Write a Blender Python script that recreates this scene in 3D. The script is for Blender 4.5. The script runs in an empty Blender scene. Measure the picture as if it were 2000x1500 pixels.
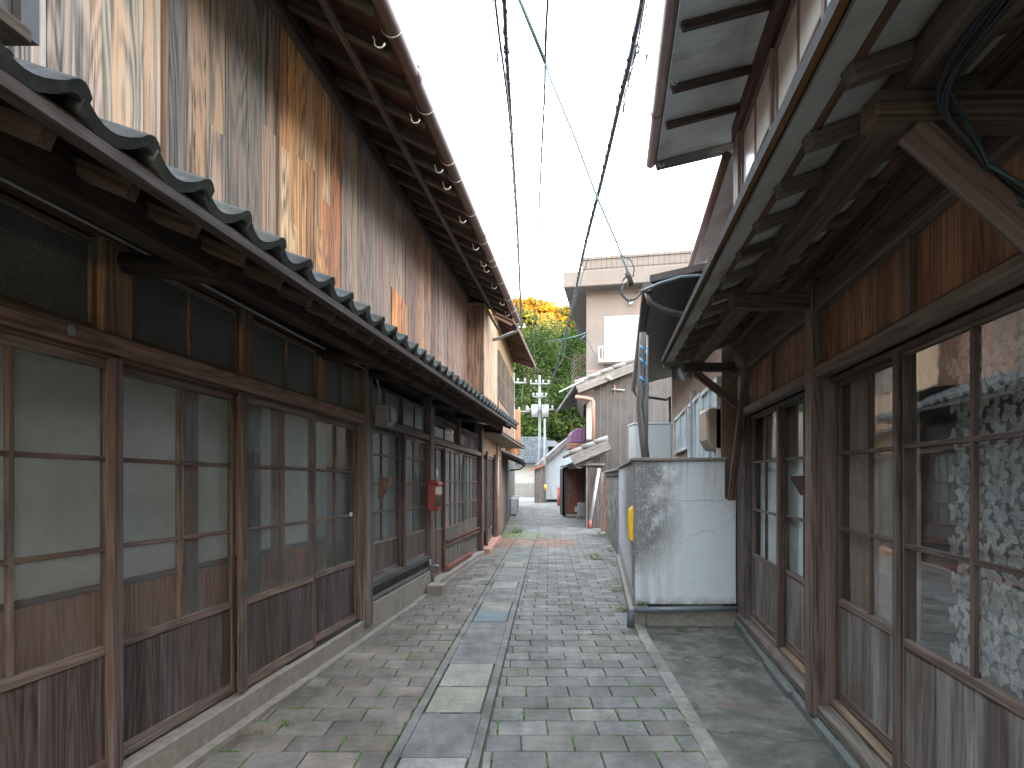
import bpy, math, random
from mathutils import Vector
random.seed(7)
R = math.radians
scn = bpy.context.scene
# ---------------------------------------------------------------- camera, world, sun
CAMZ = 1.53; FPX = 1120.0; HOR = 932.0
cam = bpy.data.cameras.new('camera'); camo = bpy.data.objects.new('camera', cam)
scn.collection.objects.link(camo); scn.camera = camo
camo.location = (0, 0, CAMZ); camo.rotation_euler = (R(90), 0, 0)
cam.sensor_width = 36; cam.lens = 36 * FPX / 2000; cam.shift_y = (HOR - 750) / 2000
cam.clip_start = 0.05; cam.clip_end = 3000
SUN = Vector((0.30, -0.95, 0.0)).normalized(); SEL = R(6.5)
w = bpy.data.worlds.new('World'); scn.world = w; w.use_nodes = True
nt = w.node_tree; nt.nodes.clear()
sky = nt.nodes.new('ShaderNodeTexSky'); sky.sky_type = 'NISHITA'; sky.sun_disc = False
sky.sun_elevation = SEL; sky.sun_rotation = math.atan2(SUN.x, SUN.y); sky.dust_density = 2.0; sky.air_density = 1.0
mx = nt.nodes.new('ShaderNodeMix'); mx.data_type = 'RGBA'; mx.inputs[0].default_value = 0.62
mx.inputs[7].default_value = (5.6, 6.1, 6.7, 1)        # thin pale cloud veil over the whole sky
bg = nt.nodes.new('ShaderNodeBackground'); bg.inputs[1].default_value = 0.15
wo = nt.nodes.new('ShaderNodeOutputWorld')
nt.links.new(sky.outputs[0], mx.inputs[6]); nt.links.new(mx.outputs[2], bg.inputs[0]); nt.links.new(bg.outputs[0], wo.inputs[0])
sl = bpy.data.lights.new('sun', 'SUN'); sl.energy = 4.6; sl.angle = R(0.5); sl.color = (1, .52, .18)
so = bpy.data.objects.new('sun', sl); scn.collection.objects.link(so)
sd = Vector((SUN.x * math.cos(SEL), SUN.y * math.cos(SEL), math.sin(SEL)))
so.rotation_euler = (-sd).to_track_quat('-Z', 'Y').to_euler()
scn.view_settings.view_transform = 'Standard'; scn.view_settings.look = 'None'
scn.view_settings.gamma = 1; scn.view_settings.exposure = 3.62
scn.cycles.max_bounces = 10; scn.cycles.diffuse_bounces = 5; scn.cycles.transparent_max_bounces = 16

def at(x, y, Y):                         # a pixel of the 2000x1500 photo at depth Y -> point
    return Vector(((x - 1000) / FPX * Y, Y, CAMZ + (HOR - y) / FPX * Y))
def gz(y):                               # street surface height
    return -0.012 * min(max(y - 5, 0), 10)
# ---------------------------------------------------------------- frames: (y, n, z) -> world
def Lf(y, n, z): return Vector((-2.157 + .126 * y + n, y, z))
def Ls(y, n, z): return Vector((-2.157 + .126 * y + n, y, z - .012 * (y - 4.6)))
def Rf(y, n, z): return Vector((1.233 + .186 * y - n, y, z))
def W(x, y, z): return Vector((x, y, z))
def frame(x0, y0, t, sg=1):              # wall line through (x0,y0) with slope t; n grows towards the street
    return lambda y, n, z: Vector((x0 + t * (y - y0) + sg * n, y, z))
# ---------------------------------------------------------------- materials
MATS = {}
class NT:
    def __init__(s, name):
        s.m = bpy.data.materials.new(name); s.m.use_nodes = True; s.t = s.m.node_tree; s.t.nodes.clear(); MATS[name] = s.m
        s.out = s.n('ShaderNodeOutputMaterial')
    def n(s, ty, **kw):
        o = s.t.nodes.new(ty)
        for k, v in kw.items(): setattr(o, k, v)
        return o
    def set(s, node, i, v):
        if isinstance(v, bpy.types.NodeSocket): s.t.links.new(v, node.inputs[i])
        elif v is not None: node.inputs[i].default_value = v
    def attr(s, name):
        a = s.n('ShaderNodeAttribute'); a.attribute_name = name; return a
    def pos(s): return s.n('ShaderNodeNewGeometry').outputs['Position']
    def vm(s, op, a, b):
        v = s.n('ShaderNodeVectorMath', operation=op); s.set(v, 0, a); s.set(v, 1, b); return v.outputs[0]
    def ma(s, op, a, b=None, c=None, clamp=False):
        v = s.n('ShaderNodeMath', operation=op, use_clamp=clamp); s.set(v, 0, a); s.set(v, 1, b); s.set(v, 2, c); return v.outputs[0]
    def noise(s, vec, scale, det=4, rough=.55, dist=0):
        v = s.n('ShaderNodeTexNoise'); s.set(v, 'Vector', vec); v.inputs['Scale'].default_value = scale
        v.inputs['Detail'].default_value = det; v.inputs['Roughness'].default_value = rough; v.inputs['Distortion'].default_value = dist
        return v.outputs[0]
    def ramp(s, f, stops):
        v = s.n('ShaderNodeValToRGB'); s.set(v, 0, f); e = v.color_ramp.elements
        while len(e) < len(stops): e.new(.5)
        for q, (p, c) in zip(e, stops):
            q.position = p; q.color = (c, c, c, 1) if isinstance(c, (int, float)) else tuple(c) + (1,)
        return v.outputs[0]
    def mix(s, f, a, b, mode='MIX'):
        v = s.n('ShaderNodeMix', data_type='RGBA', blend_type=mode); s.set(v, 0, f)
        for i, c in ((6, a), (7, b)):
            s.set(v, i, tuple(c) + (1,) if isinstance(c, tuple) and len(c) == 3 else c)
        return v.outputs[2]
    def sep(s, v):
        q = s.n('ShaderNodeSeparateXYZ'); s.set(q, 0, v); return q.outputs
    def bsdf(s, col, rough=.7, metal=0, spec=.5, bump=None, bs=.3, bd=.01, **kw):
        b = s.n('ShaderNodeBsdfPrincipled')
        s.set(b, 'Base Color', tuple(col) + (1,) if isinstance(col, tuple) and len(col) == 3 else col)
        s.set(b, 'Roughness', rough); b.inputs['Metallic'].default_value = metal; b.inputs['Specular IOR Level'].default_value = spec
        for k, v in kw.items(): s.set(b, k.replace('_', ' '), v)
        if bump is not None:
            u = s.n('ShaderNodeBump'); u.inputs['Strength'].default_value = bs; u.inputs['Distance'].default_value = bd
            s.set(u, 'Height', bump); s.t.links.new(u.outputs[0], b.inputs['Normal'])
        return b.outputs[0]
    def end(s, sh): s.t.links.new(sh, s.out.inputs[0]); return s.m

def wood(name, lo=.4, hi=1.25, greycol=(.2, .19, .18), grey=.35, warm=None, rough=.75, bs=.5, spec=.3, zone=.5, ra=.055, streak=0):
    """albedo comes from the mesh attribute bc (each board its own), grain runs along gc.x"""
    m = NT(name); gc = m.attr('gc').outputs['Vector']; bc = m.attr('bc').outputs['Color']
    p1 = m.vm('MULTIPLY', gc, (1.1, 80, 80)); p2 = m.vm('MULTIPLY', gc, (.55, 13, 13)); p3 = m.vm('MULTIPLY', gc, (.28, 3.2, 3.2))
    w = m.noise(p3, 1, 2, .5)                          # slow warp for cathedral grain
    fib = m.noise(p1, 1, 4, .65, .3); zn = m.noise(p2, 1, 4, .6, .6)
    ring = m.ma('SINE', m.ma('MULTIPLY', m.ma('ADD', m.ma('MULTIPLY', w, 1.0), m.ma('MULTIPLY', zn, .10)), 150.0))
    v = m.ma('ADD', m.ma('MULTIPLY', fib, .55), m.ma('ADD', m.ma('MULTIPLY', zn, zone), m.ma('MULTIPLY', ring, ra)))
    k = m.ramp(v, [(.30, lo * .55), (.42, lo), (.55, (lo + hi) / 2), (.72, hi)])
    c = m.mix(1.0, bc, k, 'MULTIPLY')
    if warm:
        c = m.mix(m.ramp(zn, [(.45, 0), (.62, .7)]), c, m.mix(1.0, c, warm, 'MULTIPLY'))
    if streak:
        st = m.noise(m.vm('MULTIPLY', gc, (.45, 16, 16)), 1, 5, .75, .8); msk = m.noise(m.vm('MULTIPLY', gc, (.5, 2.5, 2.5)), 1, 2)
        c = m.mix(m.ma('MULTIPLY', m.ramp(st, [(.54, 0), (.60, streak)]), m.ramp(msk, [(.38, 0), (.52, 1)])), c, (.035, .03, .028))
    g = m.ramp(m.noise(m.vm('MULTIPLY', gc, (.7, 5, 5)), 1, 5, .65), [(.45, 0), (.68, grey)])
    c = m.mix(g, c, m.mix(1.0, greycol, k, 'MULTIPLY'))
    return m.end(m.bsdf(c, rough, 0, spec, v, bs, .004))
wood('weathered_wood', .48, 1.38, (.15, .145, .145), .36)
wood('plank_wood', .32, 1.35, (.15, .135, .125), .4, (1.2, .82, .55), zone=.7, bs=.6, ra=.10, streak=.85)
wood('dark_wood', .5, 1.3, (.09, .08, .075), .35, rough=.8, spec=.15)
wood('inner_wood', .6, 1.3, (.2, .1, .06), .1, rough=.5)
wood('sooty_wood', .32, 1.3, (.25, .24, .23), .8, zone=.8)

def plain(name, col, rough=.6, metal=0, var=.15, sc=8, spec=.5, bs=.1, dirt=(.08, .07, .06), da=.25, ds=3):
    m = NT(name); p = m.pos()
    n1 = m.noise(p, sc, 5, .6); n2 = m.noise(p, ds, 6, .7)
    c = m.mix(1.0, col, m.ramp(n1, [(.3, 1 - var), (.7, 1 + var)]), 'MULTIPLY')
    c = m.mix(m.ramp(n2, [(.48, 0), (.72, da)]), c, dirt)
    return m.end(m.bsdf(c, rough, metal, spec, n1, bs, .01))
def tinted(name, rough=.7, metal=0, var=.2, sc=10, spec=.4, bs=.3, moss=0, speck=0, bd=.006, lo=.72):
    """albedo from the mesh attribute bc with noise, speckle and moss over it"""
    m = NT(name); p = m.pos(); bc = m.attr('bc').outputs['Color']
    n1 = m.noise(p, sc, 6, .65); c = m.mix(1.0, bc, m.ramp(n1, [(.3, 1 - var), (.7, 1 + var)]), 'MULTIPLY'); h = n1
    if speck:
        n2 = m.noise(p, 330, 2, .6); c = m.mix(1.0, c, m.ramp(n2, [(.3, 1 - speck), (.5, 1), (.7, 1 + speck)]), 'MULTIPLY'); h = m.ma('ADD', n1, m.ma('MULTIPLY', n2, .4))
    n4 = m.noise(p, 2.3, 5, .7); c = m.mix(1.0, c, m.ramp(n4, [(.35, lo), (.6, 1.12)]), 'MULTIPLY')
    if moss:
        n3 = m.noise(p, 1.7, 6, .7); c = m.mix(m.ramp(n3, [(.5, 0), (.75, moss)]), c, (.07, .085, .03))
    return m.end(m.bsdf(c, rough, metal, spec, h, bs, bd))
tinted('paver', .74, var=.28, speck=.25, moss=.5, sc=9, lo=.6)
tinted('tile', .6, var=.4, sc=16, moss=.75, spec=.3, bs=.5)
tinted('painted', .5, var=.08, sc=5, bs=.05)
tinted('metal_sheet', .5, var=.1, sc=4, bs=.05, spec=.4)
plain('concrete', (.225, .20, .17), .85, var=.2, sc=20, bs=.4, da=.4)
plain('granite_slab', (.2, .205, .2), .75, var=.1, sc=6, bs=.2, da=.25)
m = NT('apron_concrete'); p = m.pos()
a = m.noise(p, 1.5, 7, .72, .4); b = m.noise(p, 7, 6, .75); v = m.n('ShaderNodeTexVoronoi'); v.feature = 'DISTANCE_TO_EDGE'; v.inputs['Scale'].default_value = .75
q = m.n('ShaderNodeTexNoise'); q.inputs['Scale'].default_value = 2.5; q.inputs['Detail'].default_value = 6; m.set(q, 'Vector', p); m.set(v, 'Vector', m.vm('ADD', p, m.vm('MULTIPLY', q.outputs[1], (.5, .5, .5))))
c = m.mix(m.ramp(b, [(.35, 0), (.65, 1)]), (.085, .083, .074), (.15, .146, .132)); c = m.mix(m.ramp(a, [(.47, 0), (.56, .75)]), c, (.05, .055, .04))
c = m.mix(m.ramp(m.noise(p, 2.6, 4, .6), [(.58, 0), (.68, .6)]), c, (.20, .195, .175)); c = m.mix(m.ramp(m.noise(m.vm('ADD', p, (7, 3, 1)), 1.8, 3, .5), [(.62, 0), (.74, .5)]), c, (.13, .06, .035))
c = m.mix(m.ramp(v.outputs[0], [(.003, .8), (.010, 0)]), c, (.03, .03, .026)); m.end(m.bsdf(c, .8, 0, .4, m.ma('ADD', b, m.noise(p, 90, 2)), .35, .006))
plain('moss', (.06, .13, .02), .9, var=.4, sc=60, da=.2)
plain('soil', (.06, .065, .035), .95, var=.3, sc=30)
plain('beige_render', (.16, .133, .115), .85, var=.05, sc=3, bs=.1, dirt=(.25, .2, .17), da=.4, ds=.5)
plain('brown_render', (.20, .135, .095), .9, var=.12, sc=30, bs=.4, dirt=(.1, .06, .04), da=.5, ds=1.2)
plain('ochre_render', (.33, .20, .10), .9, var=.06, sc=8, bs=.1)
plain('cream_render', (.40, .36, .30), .85, var=.06, sc=3)
plain('white_sheet', (.7, .74, .76), .5, var=.04, sc=2, bs=.02, da=.15)
plain('blind_glass', (.27, .30, .32), .3, var=.02, sc=1, da=.05)
plain('white_paint', (.5, .51, .5), .5, var=.05, sc=5)
plain('tank_paint', (.50, .53, .52), .45, var=.04, sc=3, da=.12)
plain('grey_paint', (.16, .165, .165), .5, var=.08, sc=6)
plain('pvc_grey', (.13, .155, .18), .4, var=.08, sc=6)
plain('gutter_grey', (.075, .06, .055), .4, var=.15, sc=6)
plain('gutter_brown', (.13, .065, .05), .4, var=.15, sc=6, spec=.5)
plain('seam_paint', (.15, .105, .09), .6)
plain('far_white', (.48, .52, .54), .6, var=.02, sc=.3, bs=0, da=.06, ds=.2)
plain('rust_pipe', (.42, .21, .15), .6, var=.2, sc=12)
plain('black_metal', (.025, .025, .027), .5, var=.2)
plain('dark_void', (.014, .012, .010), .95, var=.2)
plain('underlay', (.10, .085, .07), .9, var=.3, sc=5, da=.5)
plain('cable', (.018, .024, .03), .5, var=.1)
plain('teal_cable', (.03, .075, .075), .5, var=.1)
plain('red_enamel', (.24, .022, .02), .4, var=.12, sc=14, da=.2)
plain('red_bin', (.38, .09, .06), .6, var=.25, sc=5)
plain('yellow_plastic', (.80, .48, .02), .4, var=.08, sc=12, da=.12)
plain('hook_white', (.75, .74, .66), .5)
plain('black_glossy', (.02, .02, .022), .25)
plain('beige_plastic', (.38, .30, .235), .4, var=.04, da=.1)
plain('rust_metal', (.08, .05, .04), .8, var=.3, sc=10)
plain('cloth_white', (.86, .88, .84), .9, var=.06, sc=9, da=.22, dirt=(.42, .42, .38), ds=1.4)
plain('green_stone', (.105, .12, .112), .8, var=.3, sc=12, bs=.4, da=.5)
plain('asphalt', (.12, .125, .13), .9, var=.15, sc=9)
plain('bark', (.12, .09, .06), .9, var=.3, sc=8)
plain('hook_grey', (.3, .3, .3), .5)
plain('purple_cloth', (.14, .04, .12), .8, var=.4, sc=3)
plain('hill_soil', (.035, .045, .02), .95, var=.3, sc=.2)
plain('galvanised', (.24, .25, .26), .45, metal=.4, var=.12)
plain('insulator', (.36, .36, .35), .4)
plain('pole_concrete', (.25, .25, .245), .8, var=.06)

m = NT('soffit_board')                        # greyish board with faint brown water stains
p = m.pos(); n1 = m.noise(p, 1.6, 5, .6, .3); n2 = m.noise(m.vm('MULTIPLY', p, (3, 40, 3)), 1, 3)
c = m.mix(m.ramp(n1, [(.50, 0), (.72, .7)]), (.45, .45, .43), (.20, .14, .10)); c = m.mix(1.0, c, m.ramp(n2, [(.3, .88), (.7, 1.06)]), 'MULTIPLY')
m.end(m.bsdf(c, .85))
m = NT('eave_ply')                            # reddish old roof boards
p = m.pos(); n1 = m.noise(p, 2.5, 5, .6); m.end(m.bsdf(m.mix(n1, (.06, .02, .014), (.16, .075, .06)), .85))
m = NT('plaster_white')                       # lime plaster with grey mould on its street end
p = m.pos(); x = m.sep(p)
big = m.noise(p, 2.6, 5, .65); fine = m.noise(p, 38, 5, .75); mid = m.noise(p, 9, 5, .7)
near = m.ramp(x[0], [(1.32, 1), (1.78, 0)]) if False else m.ma('SUBTRACT', 1.0, m.ma('DIVIDE', m.ma('SUBTRACT', x[0], 1.30), .62, clamp=True), clamp=True)
low = m.ma('MULTIPLY', m.ma('SUBTRACT', x[2], .35, clamp=True), 1.6, clamp=True)
msk = m.ma('MULTIPLY', m.ma('MULTIPLY', m.ramp(big, [(.30, 0), (.48, 1)]), near), low)
mould = m.ma('MULTIPLY', m.ramp(m.ma('ADD', m.ma('MULTIPLY', fine, .6), m.ma('MULTIPLY', mid, .4)), [(.34, 0), (.50, 1)]), m.ramp(msk, [(.15, 0), (.6, 1)]), clamp=True)
c = m.mix(m.ramp(m.noise(p, 1.9, 3, .5), [(.45, 0), (.7, .55)]), (.60, .65, .68), (.66, .58, .52))
c = m.mix(m.ramp(m.noise(p, 15, 5, .7), [(.5, 0), (.8, .4)]), c, (.42, .42, .40))
c = m.mix(m.ma('MULTIPLY', msk, .35), c, (.45, .43, .40))
c = m.mix(mould, c, (.20, .20, .19))
dr = m.noise(m.vm('MULTIPLY', p, (16, 16, 1.1)), 1, 4, .6); topm = m.ma('MULTIPLY', m.ma('SUBTRACT', x[2], 1.15, clamp=True), 1.6, clamp=True)
c = m.mix(m.ma('MULTIPLY', m.ramp(dr, [(.5, 0), (.62, .55)]), topm), c, (.30, .29, .27)); c = m.mix(m.ma('MULTIPLY', m.ramp(dr, [(.46, 0), (.6, .4)]), near), c, (.26, .25, .23))
sm = m.ma('ABSOLUTE', m.ma('SUBTRACT', m.ma('ADD', x[2], m.ma('MULTIPLY', mid, .03)), 1.30)); c = m.mix(m.ramp(sm, [(.004, .5), (.012, 0)]), c, (.33, .34, .34))
vo = m.n('ShaderNodeTexVoronoi'); vo.feature = 'DISTANCE_TO_EDGE'; vo.inputs['Scale'].default_value = 1.1; qn = m.n('ShaderNodeTexNoise'); qn.inputs['Scale'].default_value = 3; qn.inputs['Detail'].default_value = 6; m.set(qn, 'Vector', p)
m.set(vo, 'Vector', m.vm('ADD', p, m.vm('MULTIPLY', qn.outputs[1], (.4, .4, .4)))); c = m.mix(m.ramp(vo.outputs[0], [(.0015, .55), (.005, 0)]), c, (.25, .25, .24))
foot = m.ma('MULTIPLY', m.ma('SUBTRACT', 1.0, m.ma('MULTIPLY', m.ma('SUBTRACT', x[2], .18, clamp=True), 9), clamp=True), m.ramp(mid, [(.42, 0), (.5, 1)]))
c = m.mix(m.ma('MULTIPLY', foot, .8), c, (.22, .21, .2))
m.end(m.bsdf(c, .8, 0, .3, m.ma('ADD', m.noise(p, 60, 3, .6), mid), .25, .004))
m = NT('block_wall')
p = m.pos(); bc = m.attr('bc').outputs['Color']
c = m.mix(1.0, bc, m.ramp(m.noise(p, 6, 6, .75), [(.35, .45), (.62, 1.2)]), 'MULTIPLY')
m.end(m.bsdf(c, .9, 0, .3, m.noise(p, 60, 3), .4, .005))
def glass(name, tint, dust, dustcol, rough=.03, wav=.25, sp=1.0):
    m = NT(name); p = m.pos(); b = m.n('ShaderNodeBump'); b.inputs['Strength'].default_value = wav; b.inputs['Distance'].default_value = .01
    m.set(b, 'Height', m.noise(m.vm('MULTIPLY', p, (3, 3, 5)), 1, 2, .4))
    tr = m.n('ShaderNodeBsdfTransparent'); tr.inputs[0].default_value = tuple(tint) + (1,)
    df = m.n('ShaderNodeBsdfDiffuse'); df.inputs[0].default_value = tuple(dustcol) + (1,)
    gl = m.n('ShaderNodeBsdfGlossy'); gl.inputs['Roughness'].default_value = rough; m.t.links.new(b.outputs[0], gl.inputs['Normal'])
    fr = m.n('ShaderNodeFresnel'); fr.inputs[0].default_value = 1.5; m.t.links.new(b.outputs[0], fr.inputs['Normal'])
    a = m.n('ShaderNodeMixShader'); m.set(a, 0, m.ma('MULTIPLY', m.ramp(m.noise(p, 4, 5, .6), [(.3, .6), (.7, 1.3)]), dust)); m.t.links.new(tr.outputs[0], a.inputs[1]); m.t.links.new(df.outputs[0], a.inputs[2])
    c = m.n('ShaderNodeMixShader'); m.set(c, 0, m.ma('MULTIPLY', fr.outputs[0], sp)); m.t.links.new(a.outputs[0], c.inputs[1]); m.t.links.new(gl.outputs[0], c.inputs[2])
    return m.end(c.outputs[0])
glass('pane_glass', (.95, .96, .95), .12, (.62, .64, .61), sp=.75, wav=.12)
glass('right_glass', (.93, .95, .94), .04, (.45, .46, .45), sp=.38, wav=.12)
glass('dusty_glass', (.85, .88, .87), .16, (.5, .5, .47), sp=.7, wav=.12)
m = NT('frosted_glass'); p = m.pos()
v = m.n('ShaderNodeTexVoronoi'); v.inputs['Scale'].default_value = 150; m.set(v, 'Vector', m.vm('ADD', p, m.vm('MULTIPLY', m.n('ShaderNodeTexNoise').outputs[1], (0, 0, 0))))
f = m.noise(p, 190, 3, .7, 1.5); k = m.ramp(f, [(.42, (.03, .034, .034)), (.62, (.20, .215, .205))])
k = m.mix(m.ramp(m.noise(p, 3, 3), [(.35, 0), (.7, .6)]), k, m.mix(1.0, k, (.35, .35, .35), 'MULTIPLY'))
m.end(m.bsdf(k, .42, 0, .5, f, .5, .003))
m = NT('milk_glass'); p = m.pos()
m.end(m.bsdf(m.mix(m.noise(p, 2.2, 4), (.30, .29, .25), (.66, .64, .58)), .22, 0, .5))
m = NT('blue_glass'); p = m.pos()
m.end(m.bsdf(m.mix(m.noise(p, 3, 4), (.24, .33, .36), (.50, .60, .64)), .3, 0, .3))
def cloth(name, col, var=.2, tr=.3, at_=False):
    m = NT(name); p = m.pos(); n = m.noise(p, 6, 5, .7); wv = m.noise(m.vm('MULTIPLY', p, (60, 60, 400)), 1, 2)
    c = m.mix(1.0, col, m.ramp(n, [(.3, 1 - var), (.7, 1 + var)]), 'MULTIPLY'); c = m.mix(1.0, c, m.ramp(wv, [(.3, .88), (.7, 1.1)]), 'MULTIPLY')
    if at_: c = m.mix(1.0, c, m.attr('bc').outputs['Color'], 'MULTIPLY')
    d = m.n('ShaderNodeBsdfDiffuse'); m.set(d, 0, c); t = m.n('ShaderNodeBsdfTranslucent'); m.set(t, 0, c)
    x = m.n('ShaderNodeMixShader'); x.inputs[0].default_value = tr; m.t.links.new(d.outputs[0], x.inputs[1]); m.t.links.new(t.outputs[0], x.inputs[2])
    return m.end(x.outputs[0])
cloth('linen', (.36, .31, .25)); cloth('pale_curtain', (.60, .66, .66), .1); cloth('lace_leaf', (.50, .54, .55), .08, .2, True)
m = NT('lace_net'); p = m.pos()
t = m.n('ShaderNodeBsdfTransparent'); d = m.n('ShaderNodeBsdfDiffuse'); d.inputs[0].default_value = (.24, .25, .25, 1)
ch = m.n('ShaderNodeTexChecker'); m.set(ch, 0, p); ch.inputs['Scale'].default_value = 420
x = m.n('ShaderNodeMixShader'); m.set(x, 0, m.ma('ADD', m.ma('MULTIPLY', ch.outputs[1], .35), .28)); m.t.links.new(t.outputs[0], x.inputs[1]); m.t.links.new(d.outputs[0], x.inputs[2]); m.end(x.outputs[0])
m = NT('foliage'); bc = m.attr('bc').outputs['Color']
d = m.n('ShaderNodeBsdfDiffuse'); t = m.n('ShaderNodeBsdfTranslucent'); m.set(d, 0, bc); m.set(t, 0, bc)
x = m.n('ShaderNodeMixShader'); x.inputs[0].default_value = .3; m.t.links.new(d.outputs[0], x.inputs[1]); m.t.links.new(t.outputs[0], x.inputs[2]); m.end(x.outputs[0])

# ---------------------------------------------------------------- mesh builder
def jit(c, a=.12):
    k = random.uniform(1 - a, 1 + a); return (c[0] * k, c[1] * k * random.uniform(.98, 1.02), c[2] * k * random.uniform(.96, 1.04))
DW = (.115, .088, .074)                        # default weathered brown
class MB:
    def __init__(s): s.v = []; s.f = []; s.g = []; s.c = []; s.sm = []
    def add(s, pts, faces, gcs, col, smooth=False):
        b = len(s.v); s.v += [Vector(p) for p in pts]; s.f += [tuple(b + i for i in f) for f in faces]
        s.g += gcs; s.c += [col] * len(pts); s.sm += [smooth] * len(faces)
    def box(s, F, y, n, z, g='z', col=DW, ja=.12, off=None, zt=None):
        o = [random.uniform(0, 50) for _ in range(3)]; pts = []; gcs = []
        for a in y:
            for b in n:
                for c in z:
                    pts.append(F(a, b, c))
                    q = {'z': (c, a, b), 'y': (a, c, b), 'n': (b, a, c)}[g]
                    gcs.append((q[0] + o[0], q[1] + o[1], q[2] + o[2]))
        s.add(pts, [(0, 1, 3, 2), (4, 6, 7, 5), (0, 4, 5, 1), (2, 3, 7, 6), (0, 2, 6, 4), (1, 5, 7, 3)], gcs, jit(col, ja)); return s
    def beam(s, p0, p1, w, h, up=(0, 0, 1), col=DW, ja=.12):
        p0 = Vector(p0); p1 = Vector(p1); d = (p1 - p0); L = d.length; d.normalize(); u = Vector(up)
        sd = d.cross(u).normalized(); u = sd.cross(d).normalized(); o = [random.uniform(0, 50) for _ in range(3)]; pts = []; g = []
        for t in (0, L):
            for a in (-w / 2, w / 2):
                for b in (-h / 2, h / 2):
                    pts.append(p0 + d * t + sd * a + u * b); g.append((t + o[0], a + o[1], b + o[2]))
        s.add(pts, [(0, 1, 3, 2), (4, 6, 7, 5), (0, 4, 5, 1), (2, 3, 7, 6), (0, 2, 6, 4), (1, 5, 7, 3)], g, jit(col, ja)); return s
    def tube(s, pts, r, seg=10, col=DW, cap=True, r1=None, up=None):
        pts = [Vector(p) for p in pts]; n = len(pts); o = random.uniform(0, 50); vs = []; g = []; ln = 0; fs = []
        for i, p in enumerate(pts):
            d = (pts[min(i + 1, n - 1)] - pts[max(i - 1, 0)]).normalized()
            a = Vector((0, 0, 1)) if abs(d.z) < .95 else Vector((1, 0, 0))
            a = d.cross(a).normalized(); b = d.cross(a)
            rr = r if r1 is None else r + (r1 - r) * i / (n - 1)
            if i: ln += (p - pts[i - 1]).length
            for k in range(seg):
                t = 2 * math.pi * k / seg; vs.append(p + a * (math.cos(t) * rr) + b * (math.sin(t) * rr)); g.append((ln + o, o + t * rr, 0))
        for i in range(n - 1):
            for k in range(seg):
                k2 = (k + 1) % seg; fs.append((i * seg + k, i * seg + k2, (i + 1) * seg + k2, (i + 1) * seg + k))
        s.add(vs, fs, g, jit(col, .05), True)
        if cap:
            b = len(s.v) - len(vs); s.f.append(tuple(b + k for k in range(seg))[::-1]); s.f.append(tuple(b + (n - 1) * seg + k for k in range(seg))); s.sm += [False, False]
        return s
    def prism(s, poly, ext, col=DW, ja=.05):      # polygon points + extrusion vector
        ext = Vector(ext); n = len(poly); P = [Vector(p) for p in poly]; o = random.uniform(0, 50)
        pts = P + [p + ext for p in P]; fs = [tuple(range(n))[::-1], tuple(range(n, 2 * n))] + [(i, (i + 1) % n, n + (i + 1) % n, n + i) for i in range(n)]
        s.add(pts, fs, [(p.x + p.y + o, p.z + o, p.y + o) for p in pts], jit(col, ja)); return s
    def face(s, pts, col=DW):
        s.add(pts, [tuple(range(len(pts)))], [tuple(p) for p in pts], col); return s
    def siding(s, F, y0, y1, n0, n1, z0, z1, wd=(.14, .2), col=DW, ja=.2, gap=.003, g='z', joints=0):
        y = y0
        while y < y1 - .01:
            w_ = random.uniform(*wd); e = min(y + w_, y1)
            if y1 - e < wd[0] * .5: e = y1
            c = col(y) if callable(col) else col; d = random.uniform(0, .006)
            if joints and random.random() < joints:
                zz = random.uniform(z0 + .3 * (z1 - z0), z1 - .25 * (z1 - z0))
                s.box(F, (y, e - gap), (n0, n1 - d), (z0, zz - .002), g, c, ja); s.box(F, (y, e - gap), (n0, n1 - d - .004), (zz, z1), g, (col(y) if callable(col) else col), ja)
            else: s.box(F, (y, e - gap), (n0, n1 - d), (z0, z1), g, c, ja)
            y = e
        return s
    def build(s, name, mat, parent=None, bevel=0, loc=None):
        me = bpy.data.meshes.new(name); o = bpy.data.objects.new(name, me); scn.collection.objects.link(o)
        base = Vector((0, 0, 0))
        if parent is not None:
            o.parent = parent; q = parent; 
            while q is not None: base += q.location; q = q.parent
        elif loc is not None: o.location = loc; base = Vector(loc)
        me.from_pydata([tuple(v - base) for v in s.v], [], s.f); me.update()
        a = me.attributes.new('gc', 'FLOAT_VECTOR', 'POINT'); a.data.foreach_set('vector', [x for g in s.g for x in g])
        a = me.attributes.new('bc', 'FLOAT_COLOR', 'POINT'); a.data.foreach_set('color', [x for c in s.c for x in (c[0], c[1], c[2], 1)])
        me.polygons.foreach_set('use_smooth', s.sm)
        me.materials.append(MATS[mat])
        if bevel:
            b = o.modifiers.new('bevel', 'BEVEL'); b.width = bevel; b.segments = 1; b.limit_method = 'ANGLE'; b.angle_limit = R(50)
        return o
def tag(o, label, cat, group=None):
    o['label'] = label; o['category'] = cat
    if group: o['group'] = group
    return o
def thing(name, label, cat, loc, group=None):
    o = bpy.data.objects.new(name, None); o.empty_display_size = .1; scn.collection.objects.link(o); o.location = loc
    return tag(o, label, cat, group)
def struct(o, kind='structure'): o['kind'] = kind; return o

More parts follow.
